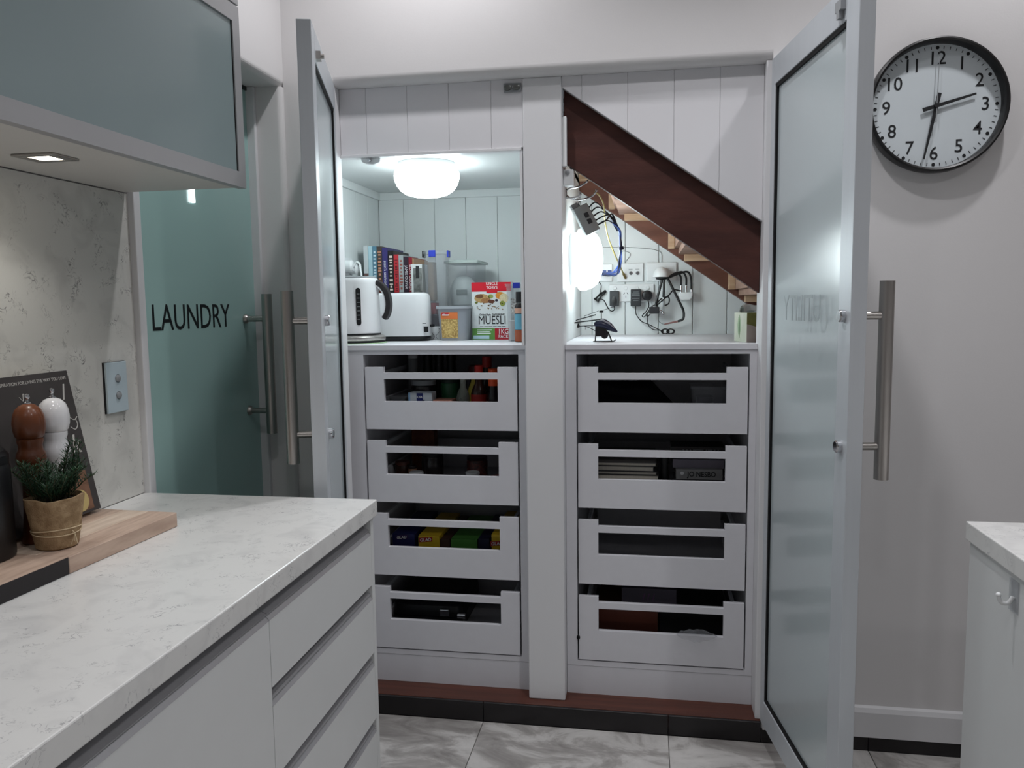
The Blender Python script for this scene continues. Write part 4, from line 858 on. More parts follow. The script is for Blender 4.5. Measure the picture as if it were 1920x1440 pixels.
# chrome hooks
hr = thing('coat_hook', 'chrome wire coat hooks below the stair stringer in the utility niche', 'hook', (-0.27, 2.74, 1.75))
B().box(-0.2795, 2.70, 1.755, -0.2735, 2.78, 1.80).build('backplate', BLACK, hr, bevel=.002)
B().tube([(-0.2735, 2.715, 1.772), (-0.255, 2.715, 1.782), (-0.225, 2.715, 1.787), (-0.198, 2.715, 1.802)], .0032, n=8).ellip((-0.198, 2.715, 1.803), .0048, .0048, .0048, 10, 6).build('hook', CHROME, hr)
B().tube([(-0.2735, 2.70, 1.79), (-0.268, 2.70, 1.77), (-0.266, 2.70, 1.752), (-0.258, 2.70, 1.748), (-0.236, 2.70, 1.750), (-0.220, 2.70, 1.757), (-0.222, 2.70, 1.764)], .0032, n=8).build('hook', CHROME, hr)
B().tube([(-0.2735, 2.76, 1.765), (-0.250, 2.76, 1.752), (-0.215, 2.76, 1.750), (-0.185, 2.76, 1.760), (-0.170, 2.76, 1.776)], .0032, n=8).ellip((-0.170, 2.76, 1.778), .0048, .0048, .0048, 10, 6).build('hook', CHROME, hr)
# network switch hanging with cables
ns = thing('network_switch', 'small pale grey network switch hanging above the wall lamp', 'network switch', (-0.21, 2.86, 1.66))
Mn = Matrix.Translation((-0.212, 2.86, 1.692)) @ Matrix.Rotation(math.radians(-27), 4, 'Y') @ Matrix.Rotation(math.radians(18), 4, 'Z')
B().box(-0.030, -0.013, -0.052, 0.026, 0.013, 0.052).xform(Mn).build('case', colour('switch_grey', (176, 182, 184), .4), ns, bevel=.003)
for k in range(2): B().box(-0.004, -0.0137, -0.020 + k * .024, 0.012, -0.0131, -0.002 + k * .024).xform(Mn).build('logo_print', colour('dark_grey_print', (70, 74, 78), .5), ns)
for k in range(5): B().box(0.0262, -0.006, -0.038 + k * .017, 0.0285, 0.006, -0.027 + k * .017).xform(Mn).build('port', BLACK, ns)
B().box(-0.030, -0.010, 0.053, -0.004, 0.010, 0.068).xform(Mn).build('bracket', GREYPL, ns)
B().tube([Mn @ Vector((0.0, 0, .052)), Mn @ Vector((0.004, 0, .066)), (-0.208, 2.76, 1.754)], .0018, n=6).build('tie', CABLE, ns)
# cables are one bundle, every lead its own part
nc = thing('network_cables', 'bundle of blue network cables looping from the switch to the wall plate', 'cable', (-0.12, 2.9, 1.5))
rc = random.Random(5)
for k in range(6):
    p0 = Mn @ Vector((0.0285, 0, -0.034 + (k % 5) * .0172)); j = lambda s_: rc.uniform(-s_, s_)
    mid = Vector((-0.094, 2.93, 1.600))
    m1 = (-0.125 + j(.008), 2.90, 1.712 - k * .006)
    B().tube([p0, p0 + Vector((0.028, 0, .014)), m1, (-0.103 + j(.004), 2.92, 1.655)], .0026, n=7).build('lead', CABLE if k < 5 else NAVYC, nc)
    B().tube([m1, (-0.103 + .0015 * k, 2.92 + j(.005), 1.655), (mid.x + j(.003), mid.y + j(.003), mid.z + j(.003)), (-0.098 + j(.005), 2.98, 1.560 + j(.004)), (-0.118 + j(.010), 3.12, 1.515 + j(.008)), (-0.160 + j(.008), 3.30, 1.515 + j(.008)), (-0.196 + .004 * k, 3.395, 1.522 + j(.008))], .0026, n=7).build('lead', BLUEC if k % 3 else NAVYC, nc)
B().lathe([(.010, 0), (.0105, .006), (.010, .012)], (-0.0945, 2.93, 1.600), (0.15, 0.1, -1), 16).build('tie', NAVYC, nc)
tag(B().tube([(-0.176, 2.76, 1.773), (-0.162, 2.80, 1.765), (-0.150, 2.85, 1.735), (-0.150, 2.92, 1.690), (-0.143, 3.0, 1.64), (-0.128, 3.12, 1.595), (-0.112, 3.28, 1.555), (-0.0975, 3.385, 1.518)], .0028, n=8).build('aerial_lead', YELC), 'pale yellow coaxial cable hanging from the hook to the wall plate', 'cable')
tag(B().cyl((-0.0975, 3.384, 1.519), (-0.090, 3.404, 1.502), .0055, n=12).build('cable_connector', mat('brass', (150, 128, 84), .35, metal=.8)), 'brass connector at the lower end of the yellow cable', 'connector')
# wall plates
def plate(name, label, x0, x1, z0, z1, cat='socket'):
    t = thing(name, label, cat, ((x0 + x1) / 2, YW, z0))
    B().box(x0, YW - .011, z0, x1, YW - .0008, z1).build('plate', PLAST, t, bevel=.003)
    return t
p1 = plate('data_plate', 'white data wall plate with blue cables behind the wall lamp', -0.240, -0.144, 1.489, 1.562)
for k in range(3): B().box(-0.208 + k * .022, YW - .0135, 1.512, -0.192 + k * .022, YW - .0112, 1.536).build('jack', BLUEC, p1)
p2 = plate('aerial_plate', 'white aerial wall plate with two coaxial sockets', -0.1245, -0.0165, 1.486, 1.563)
for x in (-0.068, -0.040):
    B().lathe([(.0078, 0), (.0078, .003), (.005, .006), (.0035, .006)], (x, YW - .0112, 1.522), (0, -1, 0), 16).build('coax_socket', CHROME, p2)
    B().box(x - .009, YW - .0114, 1.5365, x + .007, YW - .0111, 1.5385).build('marking', GREYC, p2)
p3 = plate('blank_plate', 'white blank wall plate behind the dome shaped booster', -0.0025, 0.1195, 1.487, 1.564, 'wall plate')
p4 = plate('power_outlet', 'long white four-gang power outlet on the utility niche wall', -0.1600, 0.0280, 1.403, 1.476)
for k in range(4):
    x = -0.134 + k * .0455
    B().lathe([(.0078, 0), (.0078, .002), (.007, .0035), (0, .0035)], (x, YW - .0112, 1.460), (0, -1, 0), 18).build('rocker', PLAST, p4)
for dx, dz, r_ in ((-.007, .004, .5), (.007, .004, -.5), (0, -.009, 0)):
    B().box(-.0012, -.0004, -.005, .0012, .0001, .005).xform(Matrix.Translation((-0.0885 + dx, YW - .0112, 1.433 + dz)) @ Matrix.Rotation(r_, 4, 'Y')).build('pin_slot', BLACK, p4)
# adapters
def adapter(label, x0, x1, z0, z1, dep):
    t = thing('power_adapter', label, 'adapter', ((x0 + x1) / 2, YW - .02, z0))
    B().box(x0, YW - .0115 - dep, z0, x1, YW - .0115, z1).build('case', colour('adapter_black', (38, 40, 44), .45), t, bevel=.003)
    return t
a1 = adapter('small black power adapter at the left end of the four-gang outlet', -0.155, -0.117, 1.3855, 1.449, .028)
B().rings([[( -0.136 + .011 * math.cos(a) * s_, YW - .0397 - d_, 1.402 + (.024 if math.sin(a) > 0 else .012) * math.sin(a) * s_) for a in [2 * PI * i / 24 for i in range(24)]] for s_, d_ in ((1, 0), (1, .0015), (.85, .002))]).build('grip', BLACK, a1)
B().tube([(-0.136, YW - .025, 1.385), (-0.136, YW - .025, 1.370), (-0.150, YW - .022, 1.365), (-0.165, YW - .02, 1.382), (-0.180, YW - .02, 1.410), (-0.195, YW - .02, 1.416)], .0022, n=7).build('cord', CABLE, a1)
a2 = adapter('larger black power adapter with white print in the middle of the outlet', -0.068, -0.0255, 1.3835, 1.4545, .034)
for z, l_ in ((1.443, .024), (1.435, .030), (1.428, .032), (1.416, .030), (1.408, .022)): B().box(-0.0468 - l_ / 2, YW - .0459, z - .0014, -0.0468 + l_ / 2, YW - .0456, z + .0014).build('print', GREYC, a2)
B().tube([(-0.0475, YW - .025, 1.384), (-0.045, YW - .025, 1.350), (-0.022, YW - .025, 1.320), (0.004, YW - .03, 1.309), (0.036, YW - .035, 1.292), (0.066, YW - .04, 1.277)], .0020, n=7).build('cord', CABLE, a2)
a3 = thing('round_plug', 'round black plug at the right end of the four-gang outlet', 'plug', (0.0, YW - .02, 1.405))
B().lathe([(.0215, 0), (.0215, .018), (.019, .022), (.010, .024), (0, .024)], (0.0005, YW - .0115, 1.428), (0, -1, 0), 28).build('case', BLACK, a3)
B().lathe([(.0095, .0242), (.0088, .0252), (0, .0252)], (0.0005, YW - .0115, 1.428), (0, -1, 0), 20).build('knob', CABLE, a3)
B().tube([(0.004, YW - .025, 1.407), (0.007, YW - .025, 1.384), (-0.004, YW - .025, 1.362), (-0.020, YW - .025, 1.345), (-0.012, YW - .025, 1.339), (0.004, YW - .03, 1.360), (0.020, YW - .035, 1.382), (0.036, YW - .035, 1.388), (0.044, YW - .03, 1.380)], .0022, n=7).build('cord', CABLE, a3)
# loose bundled leads
b1 = thing('cord_bundle', 'folded black cord bundle hanging beside the wall lamp', 'cord', (-0.20, YW - .02, 1.405))
for k in range(4): B().tube([(-0.222 + .004 * k, YW - .02 - .003 * k, 1.416 - .003 * k), (-0.208, YW - .021 - .003 * k, 1.424), (-0.190, YW - .02 - .003 * k, 1.436 + .002 * k), (-0.176, YW - .022, 1.451 - .003 * k), (-0.172 , YW - .02, 1.444), (-0.190, YW - .018, 1.428), (-0.206, YW - .02, 1.410 - .003 * k)], .0028, n=7).build('strand', CABLE, b1)
B().tube([(-0.198, YW - .02, 1.435), (-0.193, YW - .015, 1.458), (-0.192, YW - .012, 1.475), (-0.202, YW - .012, 1.489)], .0017, n=6).build('strand', CABLE, b1)
b2 = thing('cord_coil', 'small black coiled cord lying on the utility shelf at the back', 'cord', (0.085, YW - .05, ZS))
for k in range(6):
    cx_ = 0.074 + .022 * (k % 2); pts = [(cx_ + (.012 + .002 * (k // 2)) * math.cos(a), YW - .045 - .004 * k + .004 * math.sin(a), ZS + .0145 + (.0095) * math.sin(a)) for a in [2 * PI * i / 14 for i in range(15)]]
    B().tube(pts, .0022, n=6, sub=2).build('loop', CABLE, b2)
B().tube([(0.069, YW - .05, ZS + .015), (0.045, YW - .045, 1.284), (0.022, YW - .035, 1.288), (0.006, YW - .03, 1.305), (0.001, YW - .03, 1.335), (0.003, YW - .03, 1.352)], .0020, n=7).build('lead', CABLE, b2)
# dome booster with coax leads, amplifier block, splitter
db = thing('signal_booster', 'white half-dome signal booster with black leads on the back wall', 'booster', (0.056, YW - .05, 1.50))
B().lathe([(.0335, 0), (.0335, .004), (.032, .014), (.027, .026), (.018, .036), (.008, .041), (0, .042)], (0.056, YW - .046, 1.5025), (0, 0, 1), 32).build('dome', PLAST, db)
B().lathe([(.026, 0), (.022, -.008), (.012, -.012)], (0.058, YW - .046, 1.502), (0, 0, 1), 24).build('underside', BLACK, db)
for pts, r_ in (([(0.060, YW - .05, 1.494), (0.050, YW - .05, 1.450), (0.038, YW - .05, 1.405), (0.035, YW - .05, 1.382)], .0050),
                ([(0.066, YW - .05, 1.494), (0.068, YW - .055, 1.460), (0.066, YW - .05, 1.420)], .0050),
                ([(0.082, YW - .05, 1.498), (0.100, YW - .05, 1.462), (0.128, YW - .05, 1.405), (0.147, YW - .05, 1.362), (0.146, YW - .05, 1.330), (0.126, YW - .045, 1.320)], .0050),
                ([(0.080, YW - .05, 1.496), (0.100, YW - .05, 1.510), (0.122, YW - .045, 1.518), (0.136, YW - .04, 1.500), (0.1375, YW - .035, 1.468)], .0042),
                ([(0.080, YW - .055, 1.496), (0.112, YW - .05, 1.514), (0.142, YW - .045, 1.521), (0.157, YW - .04, 1.500), (0.1585, YW - .035, 1.468)], .0042),
                ([(0.080, YW - .06, 1.496), (0.120, YW - .05, 1.512), (0.160, YW - .045, 1.522), (0.176, YW - .04, 1.500), (0.1795, YW - .035, 1.450)], .0042),
                ([(0.036, YW - .045, 1.388), (0.056, YW - .05, 1.412), (0.086, YW - .05, 1.420), (0.088, YW - .05, 1.395), (0.072, YW - .05, 1.385)], .0028),
                ([(0.040, YW - .045, 1.386), (0.060, YW - .055, 1.405), (0.088, YW - .05, 1.428), (0.108, YW - .045, 1.449), (0.134, YW - .04, 1.445)], .0028)):
    B().tube(pts, r_, n=8).build('lead', CABLE, db)
B().cyl((0.066, YW - .05, 1.418), (0.0645, YW - .05, 1.362), .0050, .0055, 12).ellip((0.0640, YW - .05, 1.355), .007, .007, .008, 12, 8).build('connector', CHROME, db)
B().cyl((0.126, YW - .045, 1.320), (0.070, YW - .045, 1.308), .0042, .0030, 12).build('connector', mat('rose_metal', (170, 130, 126), .3, metal=.7), db)
am = thing('amplifier_block', 'small black amplifier block hanging under the signal booster', 'amplifier', (0.024, YW - .05, 1.35))
B().box(0.008, YW - .062, 1.352, 0.050, YW - .040, 1.381).build('case', colour('charcoal_case', (44, 44, 48), .5), am, bevel=.003)
B().tube([(0.010, YW - .050, 1.362), (-0.004, YW - .05, 1.350), (0.002, YW - .05, 1.342), (0.012, YW - .052, 1.350)], .0024, n=7).build('lead', CABLE, am)
B().cyl((0.0505, YW - .05, 1.364), (0.058, YW - .05, 1.362), .0045, n=12).build('connector', CHROME, am)
B().tube([(0.045, YW - .048, 1.353), (0.046, YW - .03, 1.325), (0.058, YW - .02, 1.312), (0.070, YW - .03, 1.308)], .0012, n=6).build('wire', GREYC, am)
sp_ = thing('coax_splitter', 'white three-way coaxial splitter on the back wall', 'splitter', (0.156, YW - .03, 1.412))
B().rings([[(u, v, z) for u, v in rbox(0.127 + i_, 0.184 - i_, YW - .050 + i_ * .3, YW - .0012, .006)] for i_, z in ((.008, 1.408), (.002, 1.416), (0, 1.424), (0, 1.438))]).build('case', PLAST, sp_)
for x in (0.1375, 0.1585, 0.1795): B().cyl((x, YW - .034, 1.4385), (x, YW - .034, 1.466), .0042, n=12).build('connector', CHROME, sp_)
# thin wall wires
tag(B().tube([(-0.19, YW - .004, 1.631), (-0.08, YW - .004, 1.629), (0.0, YW - .004, 1.622), (0.045, YW - .004, 1.612), (0.058, YW - .004, 1.598), (0.0585, YW - .004, 1.565)], .0011, n=6).build('wall_wire', GREYC), 'thin grey wire tacked across the niche wall above the plates', 'wire')
tag(B().tube([(-0.115, YW - .004, 1.605), (-0.102, YW - .006, 1.614), (-0.085, YW - .006, 1.612), (-0.072, YW - .006, 1.604), (-0.072, YW - .006, 1.592), (-0.084, YW - .006, 1.578), (-0.092, YW - .004, 1.564)], .0011, n=6).build('wire_loop', GREYC), 'small loop of grey wire above the aerial plate', 'wire')
# toy helicopter
hl = thing('toy_helicopter', 'small dark blue toy helicopter with black rotors on the utility shelf', 'toy helicopter', (-0.15, 2.80, ZS))
hy = 2.80
NAVY = colour('heli_blue', (28, 34, 62), .3); SILV = colour('heli_silver', (150, 152, 160), .35)
def loft(secs, mt, name):
    B().rings([[(x, hy + w_ * math.cos(2 * PI * i / 16), z + h_ * math.sin(2 * PI * i / 16)) for i in range(16)] for x, z, w_, h_ in secs]).build(name, mt, hl)
loft([(-0.182, 1.326, .006, .006), (-0.175, 1.327, .013, .011), (-0.155, 1.325, .017, .014), (-0.135, 1.317, .017, .013), (-0.118, 1.309, .013, .010), (-0.105, 1.302, .006, .006), (-0.101, 1.300, .001, .001)], NAVY, 'fuselage')
loft([(-0.164, 1.339, .006, .003), (-0.150, 1.338, .012, .006), (-0.130, 1.328, .0145, .006), (-0.113, 1.313, .010, .004), (-0.106, 1.306, .003, .002)], SILV, 'canopy_trim')
loft([(-0.150, 1.3385, .008, .006), (-0.138, 1.3345, .011, .0062), (-0.122, 1.324, .010, .005), (-0.112, 1.315, .004, .002)], colour('heli_screen', (20, 26, 52), .15), 'windscreen')
B().box(-0.178, hy - .011, 1.284, -0.140, hy + .011, 1.318).build('gear_frame', BLACK, hl, bevel=.002)
B().ellip((-0.146, hy, 1.291), .014, .011, .016, 14, 8).build('motor', BLACK, hl)
B().tube([(-0.180, hy, 1.321), (-0.205, hy, 1.321), (-0.236, hy, 1.320)], .0017, n=6).build('tail_boom', BLACK, hl)
B().tube([(-0.178, hy, 1.303), (-0.200, hy, 1.314), (-0.215, hy, 1.319)], .0014, n=6).build('tail_brace', BLACK, hl)
B().prism([(-0.241, 1.313), (-0.233, 1.315), (-0.232, 1.320), (-0.236, 1.331), (-0.239, 1.331), (-0.242, 1.320)], hy + .001, hy - .001, 'y').build('tail_fin', BLACK, hl)
B().box(-0.251, hy - .0012, 1.3285, -0.232, hy + .0012, 1.3300).build('tail_rotor', GREYPL, hl)
B().box(-0.214, hy - .0010, 1.308, -0.211, hy + .0010, 1.318).build('tail_skid', GREYPL, hl)
B().cyl((-0.157, hy, 1.335), (-0.157, hy, 1.374), .0016, n=8).build('mast', BLACK, hl)
B().box(-0.164, hy - .004, 1.366, -0.150, hy + .004, 1.3735).build('rotor_head', BLACK, hl, bevel=.001)
B().box(-0.162, hy - .004, 1.339, -0.146, hy + .004, 1.345).build('rotor_head', BLACK, hl, bevel=.001)
def blade(p0, p1, w0, w1, name='rotor_blade'):
    p0, p1 = Vector(p0), Vector(p1); s_ = Vector((0, 1, .25)).normalized(); t_ = Vector((0, 0, .0006))
    B().hexa([p0 - s_ * w0 - t_, p0 + s_ * w0 - t_, p1 + s_ * w1 - t_, p1 - s_ * w1 - t_, p0 - s_ * w0 + t_, p0 + s_ * w0 + t_, p1 + s_ * w1 + t_, p1 - s_ * w1 + t_]).build(name, mat('matte_black', (14, 14, 16), .85, spec=.1, var=.05), hl)
blade((-0.166, hy, 1.3725), (-0.216, hy - .01, 1.3545), .0008, .0020, 'flybar'); blade((-0.150, hy, 1.3745), (-0.112, hy + .01, 1.387), .0008, .0014, 'flybar')
blade((-0.176, hy - .004, 1.359), (-0.245, hy - .012, 1.3405), .0062, .0040); blade((-0.160, hy, 1.3425), (-0.249, hy - .02, 1.3325), .0068, .0050)
for sx_ in (-1, 1):
    yy = hy + sx_ * .014
    B().tube([(-0.176, hy + sx_ * .008, 1.300), (-0.178, yy, 1.268)], .0017, n=6, sub=1).build('skid_strut', BLACK, hl)
    B().tube([(-0.134, hy + sx_ * .008, 1.300), (-0.122, yy, 1.268)], .0017, n=6, sub=1).build('skid_strut', BLACK, hl)
    B().tube([(-0.186, yy, 1.2663), (-0.160, yy, 1.2663), (-0.122, yy, 1.2663), (-0.113, yy, 1.2675), (-0.106, yy, 1.2720)], .0015, n=6).build('skid', BLACK, hl)
# tissue box
tb = thing('tissue_box', 'green leaf patterned tissue box at the right end of the utility shelf', 'tissue box', (0.335, 2.76, ZS))
Mt = Matrix.Translation((0.3205, 2.700, ZS + .0003)) @ Matrix.Rotation(math.radians(13), 4, 'Z')
# local: front face y=0 from x=0 to right; left face x=0 going back
B().box(0, 0, 0, .11, .12, .097).xform(Mt).build('carton', colour('tissue_carton', (206, 206, 192), .55, rgb2=(190, 196, 176), vscale=18), tb)
B().prism([(.0, .060), (.028, .052), (.040, .040), (.055, .054), (.110, .062), (.110, .097), (.0, .097)], -.0001, -.0005, 'y').xform(Mt).build('front_print', colour('olive_print', (122, 120, 60), .5, var=.25, vscale=60), tb)
B().prism([(.0, .0), (.110, .0), (.110, .060), (.055, .054), (.040, .040), (.028, .052), (.0, .060)], -.0001, -.0005, 'y').xform(Mt).build('front_print', colour('taupe_print', (168, 154, 146), .5), tb)
def leafp(pts, c): B().prism(pts, -.0005, -.0001, 'x').xform(Mt).build('side_print', colour('leaf_%d_%d_%d' % c, c, .5, var=.2, vscale=50), tb)
leafp([(.070, .012), (.082, .030), (.088, .055), (.080, .080), (.070, .090), (.060, .070), (.058, .040)], (150, 176, 138))
leafp([(.068, .014), (.066, .050), (.068, .084), (.072, .060), (.072, .030)], (80, 116, 78))
tis = B(); n1, n2 = 9, 7
gr = []
for i in range(n1):
    row = []
    for j in range(n2):
        u, v = i / (n1 - 1), j / (n2 - 1)
        row.append(Mt @ Vector((.004 + .095 * u, .03 + .055 * v + .012 * math.sin(9 * u), .098 + (.030 * math.sin(PI * v) ** .7 + .008 * math.sin(7 * u + 3 * v)) * (.35 + .65 * math.sin(PI * (.12 + .8 * u))))))
    gr.append(row)
tis.add([p for r_ in gr for p in r_], [(i * n2 + j, (i + 1) * n2 + j, (i + 1) * n2 + j + 1, i * n2 + j + 1) for i in range(n1 - 1) for j in range(n2 - 1)], False)
tis.build('tissue', colour('tissue_white', (226, 230, 230), .8, var=.03), tb)
# ------------------------------------------------------------------ things in the drawers
F1, F2, F3, F4 = 0.975 + .0305, 0.719 + .0305, 0.457 + .0305, 0.191 + .0305     # drawer floors
def bottle(label, x, y, z0, r, h, mt, capm, caph, neck=0.5, shoulder=0.66, labelm=None, lz=(0.15, 0.5), cat='bottle', name='bottle', group=None):
    t = thing(name, label, cat, (x, y, z0), group=group)
    zb = h - caph
    B().lathe([(r * .92, 0), (r, .003), (r, zb * shoulder), (r * .85, zb * (shoulder + .10)), (r * neck, zb * (shoulder + .26)), (r * neck, zb)], (x, y, z0 + .0003), n=24).build('body', mt, t)
    B().lathe([(r * neck * 1.12, zb + .0003), (r * neck * 1.12, h - .002), (r * neck, h)], (x, y, z0), n=24).build('cap', capm, t)
    if labelm: B().lathe([(r + .0004, zb * lz[0]), (r + .0004, zb * lz[1])], (x, y, z0), n=24, caps=False).build('label_print', labelm, t)
    return t
def jar(label, x, y, z0, r, h, mt, lidm, lidh=.014, labelm=None, group=None):
    t = thing('jar', label, 'jar', (x, y, z0), group=group)
    B().lathe([(r * .94, 0), (r, .004), (r, h - lidh - .006), (r * .9, h - lidh)], (x, y, z0 + .0003), n=28).build('body', mt, t)
    B().lathe([(r * .97, h - lidh + .0003), (r * .98, h - .002), (r * .94, h)], (x, y, z0), n=28).build('lid', lidm, t)
    if labelm: B().lathe([(r + .0004, h * .18), (r + .0004, h * .68)], (x, y, z0), n=28, caps=False).build('label_print', labelm, t)
    return t
DG = colour('dark_glass', (34, 30, 32), .15); GRG = colour('green_glass', (48, 74, 52), .15); BRG = colour('brown_sauce', (52, 30, 22), .2)
REDC = colour('red_cap', (196, 44, 38), .4); ORC = colour('orange_cap', (222, 84, 40), .4); YEC = colour('yellow_cap', (196, 176, 60), .4)
CGL = colour('greenish_clear_glass', (150, 156, 146), .12, alpha=.55)
for k, x in enumerate((-0.838, -0.792, -0.744)):
    bottle(['leftmost', 'middle', 'rightmost'][k] + ' of the three tall black bottles in the top pantry drawer', x, 2.99, F1, .021, .215, BLACK, BLACK, .035, neck=.8, shoulder=.75, group='black bottles in the top pantry drawer')
jar('pale grey jar left of the black bottles', -0.895, 2.98, F1, .020, .205, GREYPL, PLAST)
def carton(name, label, x0, x1, y0, y1, z0, z1, mt, cat='box', bev=.0006, group=None):
    t = thing(name, label, cat, ((x0 + x1) / 2, y0, z0), group=group)
    B().box(x0, y0, z0 + .0003, x1, y1, z1).build('carton', mt, t, bevel=bev, seg=1)
    return t
cs = carton('sugar_carton', 'white and blue sugar carton at the front of the top pantry drawer', -0.827, -0.742, 2.690, 2.75, F1, 1.094, colour('csr_white', (206, 214, 222), .5))
B().box(-0.797, 2.6893, 1.065, -0.774, 2.6898, 1.093).build('logo_patch', colour('csr_navy', (30, 40, 110), .5), cs)
text('logo', 'CSR', .011, WI, cs, (-0.7855, 2.6888, 1.079), ext=.0002, bold=.0002)
B().box(-0.827, 2.6893, 1.060, -0.820, 2.6898, 1.094).build('edge_print', colour('csr_blue', (150, 190, 226), .5), cs)
B().prism([(-0.797, 1.056), (-0.770, 1.071), (-0.766, 1.068), (-0.790, 1.055)], 2.6898, 2.6893, 'y').build('palm_print', colour('csr_grey', (90, 96, 120), .5), cs)
jar('squat dark jar with a grey lid behind the sugar carton', -0.808, 2.82, F1, .046, .122, DG, GREYPL, .018)
jar('green labelled jar in the middle of the top pantry drawer', -0.714, 2.85, F1, .036, .122, colour('green_label', (40, 96, 60), .4), colour('dark_green_lid', (26, 44, 34), .4), .012)
carton('small_carton', 'low pink carton beside the sugar carton', -0.739, -0.672, 2.695, 2.76, F1, 1.0685, colour('pink_carton', (206, 146, 126), .5))
bottle('small clear glass bottle right of the pink carton', -0.640, 2.735, F1, .024, .150, CGL, CHROME, .012, neck=.42, shoulder=.5)
bottle('bottle with yellow-green label behind the small clear bottle', -0.612, 2.80, F1, .024, .150, YEC, BLACK, .02)
bottle('sauce bottle with red cap and red label in the top pantry drawer', -0.582, 2.735, F1, .029, .182, BRG, REDC, .026, neck=.46, shoulder=.52, labelm=colour('red_sauce_label', (160, 40, 34), .45), lz=(.2, .52))
bottle('dark bottle with orange cap at the right of the top pantry drawer', -0.526, 2.718, F1, .022, .172, DG, ORC, .060, neck=.78, shoulder=.7)
bottle('bottle with bright red cap at the back right of the top pantry drawer', -0.586, 2.90, F1, .026, .202, BRG, REDC, .040, neck=.60, shoulder=.6)
bottle('low maroon-lidded bottle beside the bright red cap', -0.630, 2.92, F1, .030, .168, DG, colour('maroon_cap', (90, 20, 26), .4), .03, neck=.9)
tu = thing('lidded_tub', 'low grey plastic tub at the left of the top pantry drawer', 'tub', (-0.90, 2.80, F1))
B().rings(rrings([(-0.914, -0.868, 2.76, 2.86, .012, F1 + .0003), (-0.917, -0.864, 2.756, 2.864, .013, F1 + .055)])).build('body', MILKY, tu)
B().rings(rrings([(-0.920, -0.861, 2.753, 2.867, .014, F1 + .0555), (-0.920, -0.861, 2.753, 2.867, .014, F1 + .064)])).build('lid', GREYPL, tu)
# second pantry drawer
carton('cereal_carton', 'orange-brown carton standing in the second pantry drawer', -0.898, -0.808, 2.95, 3.0, F2, .918, colour('orange_brown_carton', (120, 64, 34), .55, rgb2=(92, 44, 26), vscale=30))
jar('dark jar left of the middle in the second pantry drawer', -0.778, 2.81, F2, .040, .112, DG, BLACK, .012)
jar('jar with red dotted label in the second pantry drawer', -0.612, 2.82, F2, .038, .098, colour('dotted_red', (96, 44, 40), .5, rgb2=(40, 26, 26), vscale=140), DG, .012)
def lidjar(label, x, y): jar(label, x, y, F2, .026, .058, CGL, PLAST, .010)
lidjar('small jar with white lid left of the middle in the second pantry drawer', -0.812, 2.715); lidjar('small jar with white lid at the right of the second pantry drawer', -0.611, 2.735)
jar('brown spice jar at the left of the second pantry drawer', -0.890, 2.80, F2, .028, .078, BRG, colour('brown_lid', (84, 44, 36), .45), .012)
jar('tan spice jar beside the brown one', -0.846, 2.78, F2, .016, .066, colour('tan_spice', (150, 112, 88), .5), DG, .010)
t = thing('spice_packet', 'pinkish packet at the right end of the second pantry drawer', 'packet', (-0.53, 2.74, F2))
B().hexa([(-0.56, 2.70, F2 + .001), (-0.50, 2.70, F2 + .001), (-0.50, 2.80, F2 + .001), (-0.56, 2.80, F2 + .001), (-0.555, 2.71, F2 + .030), (-0.505, 2.705, F2 + .040), (-0.505, 2.79, F2 + .045), (-0.555, 2.79, F2 + .034)]).build('packet', colour('packet_pink', (150, 100, 96), .5, var=.2), t)
# third pantry drawer: wrap boxes lying front to back
def wrap(label, x0, x1, z1, c, word=None, wz=0, bg=None, wx=0, ws=.016):
    t = carton('wrap_box', label, x0, x1, 2.705, 3.03, F3, z1, colour('wrap_%d_%d_%d' % c, c, .4), group=None)
    if word:
        if bg: B().prism([(x0 + wx - .024, wz - .009), (x0 + wx + .024, wz - .004), (x0 + wx + .024, wz + .012), (x0 + wx - .024, wz + .008)], 2.7048, 2.7044, 'y').build('logo_patch', bg, t)
        text('logo', word, ws, WI, t, (x0 + wx, 2.7040, wz + .001), ext=.0002, bold=.0003, xdir=(1, 0, .1))
    return t
wrap('navy blue cling wrap box in the third pantry drawer', -0.905, -0.822, .580, (34, 38, 92), 'GLAD', .566, colour('navy_logo', (60, 40, 90), .5), .035, .014)
wrap('yellow wrap box with red logo in the third pantry drawer', -0.808, -0.730, .576, (222, 186, 44), 'GLAD', .560, colour('glad_red', (170, 36, 44), .5), .027)
wrap('brown baking paper box in the third pantry drawer', -0.727, -0.692, .566, (70, 48, 40))
wrap('green wrap box in the third pantry drawer', -0.688, -0.592, .568, (72, 130, 56))
wrap('dark blue narrow box beside the green one', -0.588, -0.548, .574, (26, 30, 56))
wrap('yellow box with red logo at the right end of the third pantry drawer', -0.540, -0.470, .590, (222, 186, 44), 'GLAD', .556, colour('glad_red', (170, 36, 44), .5), .02)
# bottom pantry drawer: black appliance with chrome fittings
sp2 = thing('sandwich_press', 'black sandwich press with chrome latch in the bottom pantry drawer', 'appliance', (-0.78, 2.86, F4))
B().rings(rrings([(-0.915, -0.66, 2.72, 3.04, .03, F4 + .0005), (-0.92, -0.655, 2.715, 3.045, .032, F4 + .05)])).build('base', BLACK, sp2)
B().rings(rrings([(-0.92, -0.655, 2.715, 3.045, .032, F4 + .053), (-0.915, -0.66, 2.72, 3.04, .03, F4 + .090), (-0.89, -0.69, 2.75, 3.01, .03, F4 + .1)])).build('lid', BLACK, sp2)
B().box(-0.735, 2.700, F4 + .060, -0.700, 2.7145, F4 + .085).build('latch', CHROME, sp2, bevel=.003)
B().cyl((-0.667, 2.702, F4 + .066), (-0.640, 2.702, F4 + .066), .010, n=16).build('hinge_cap', CHROME, sp2)
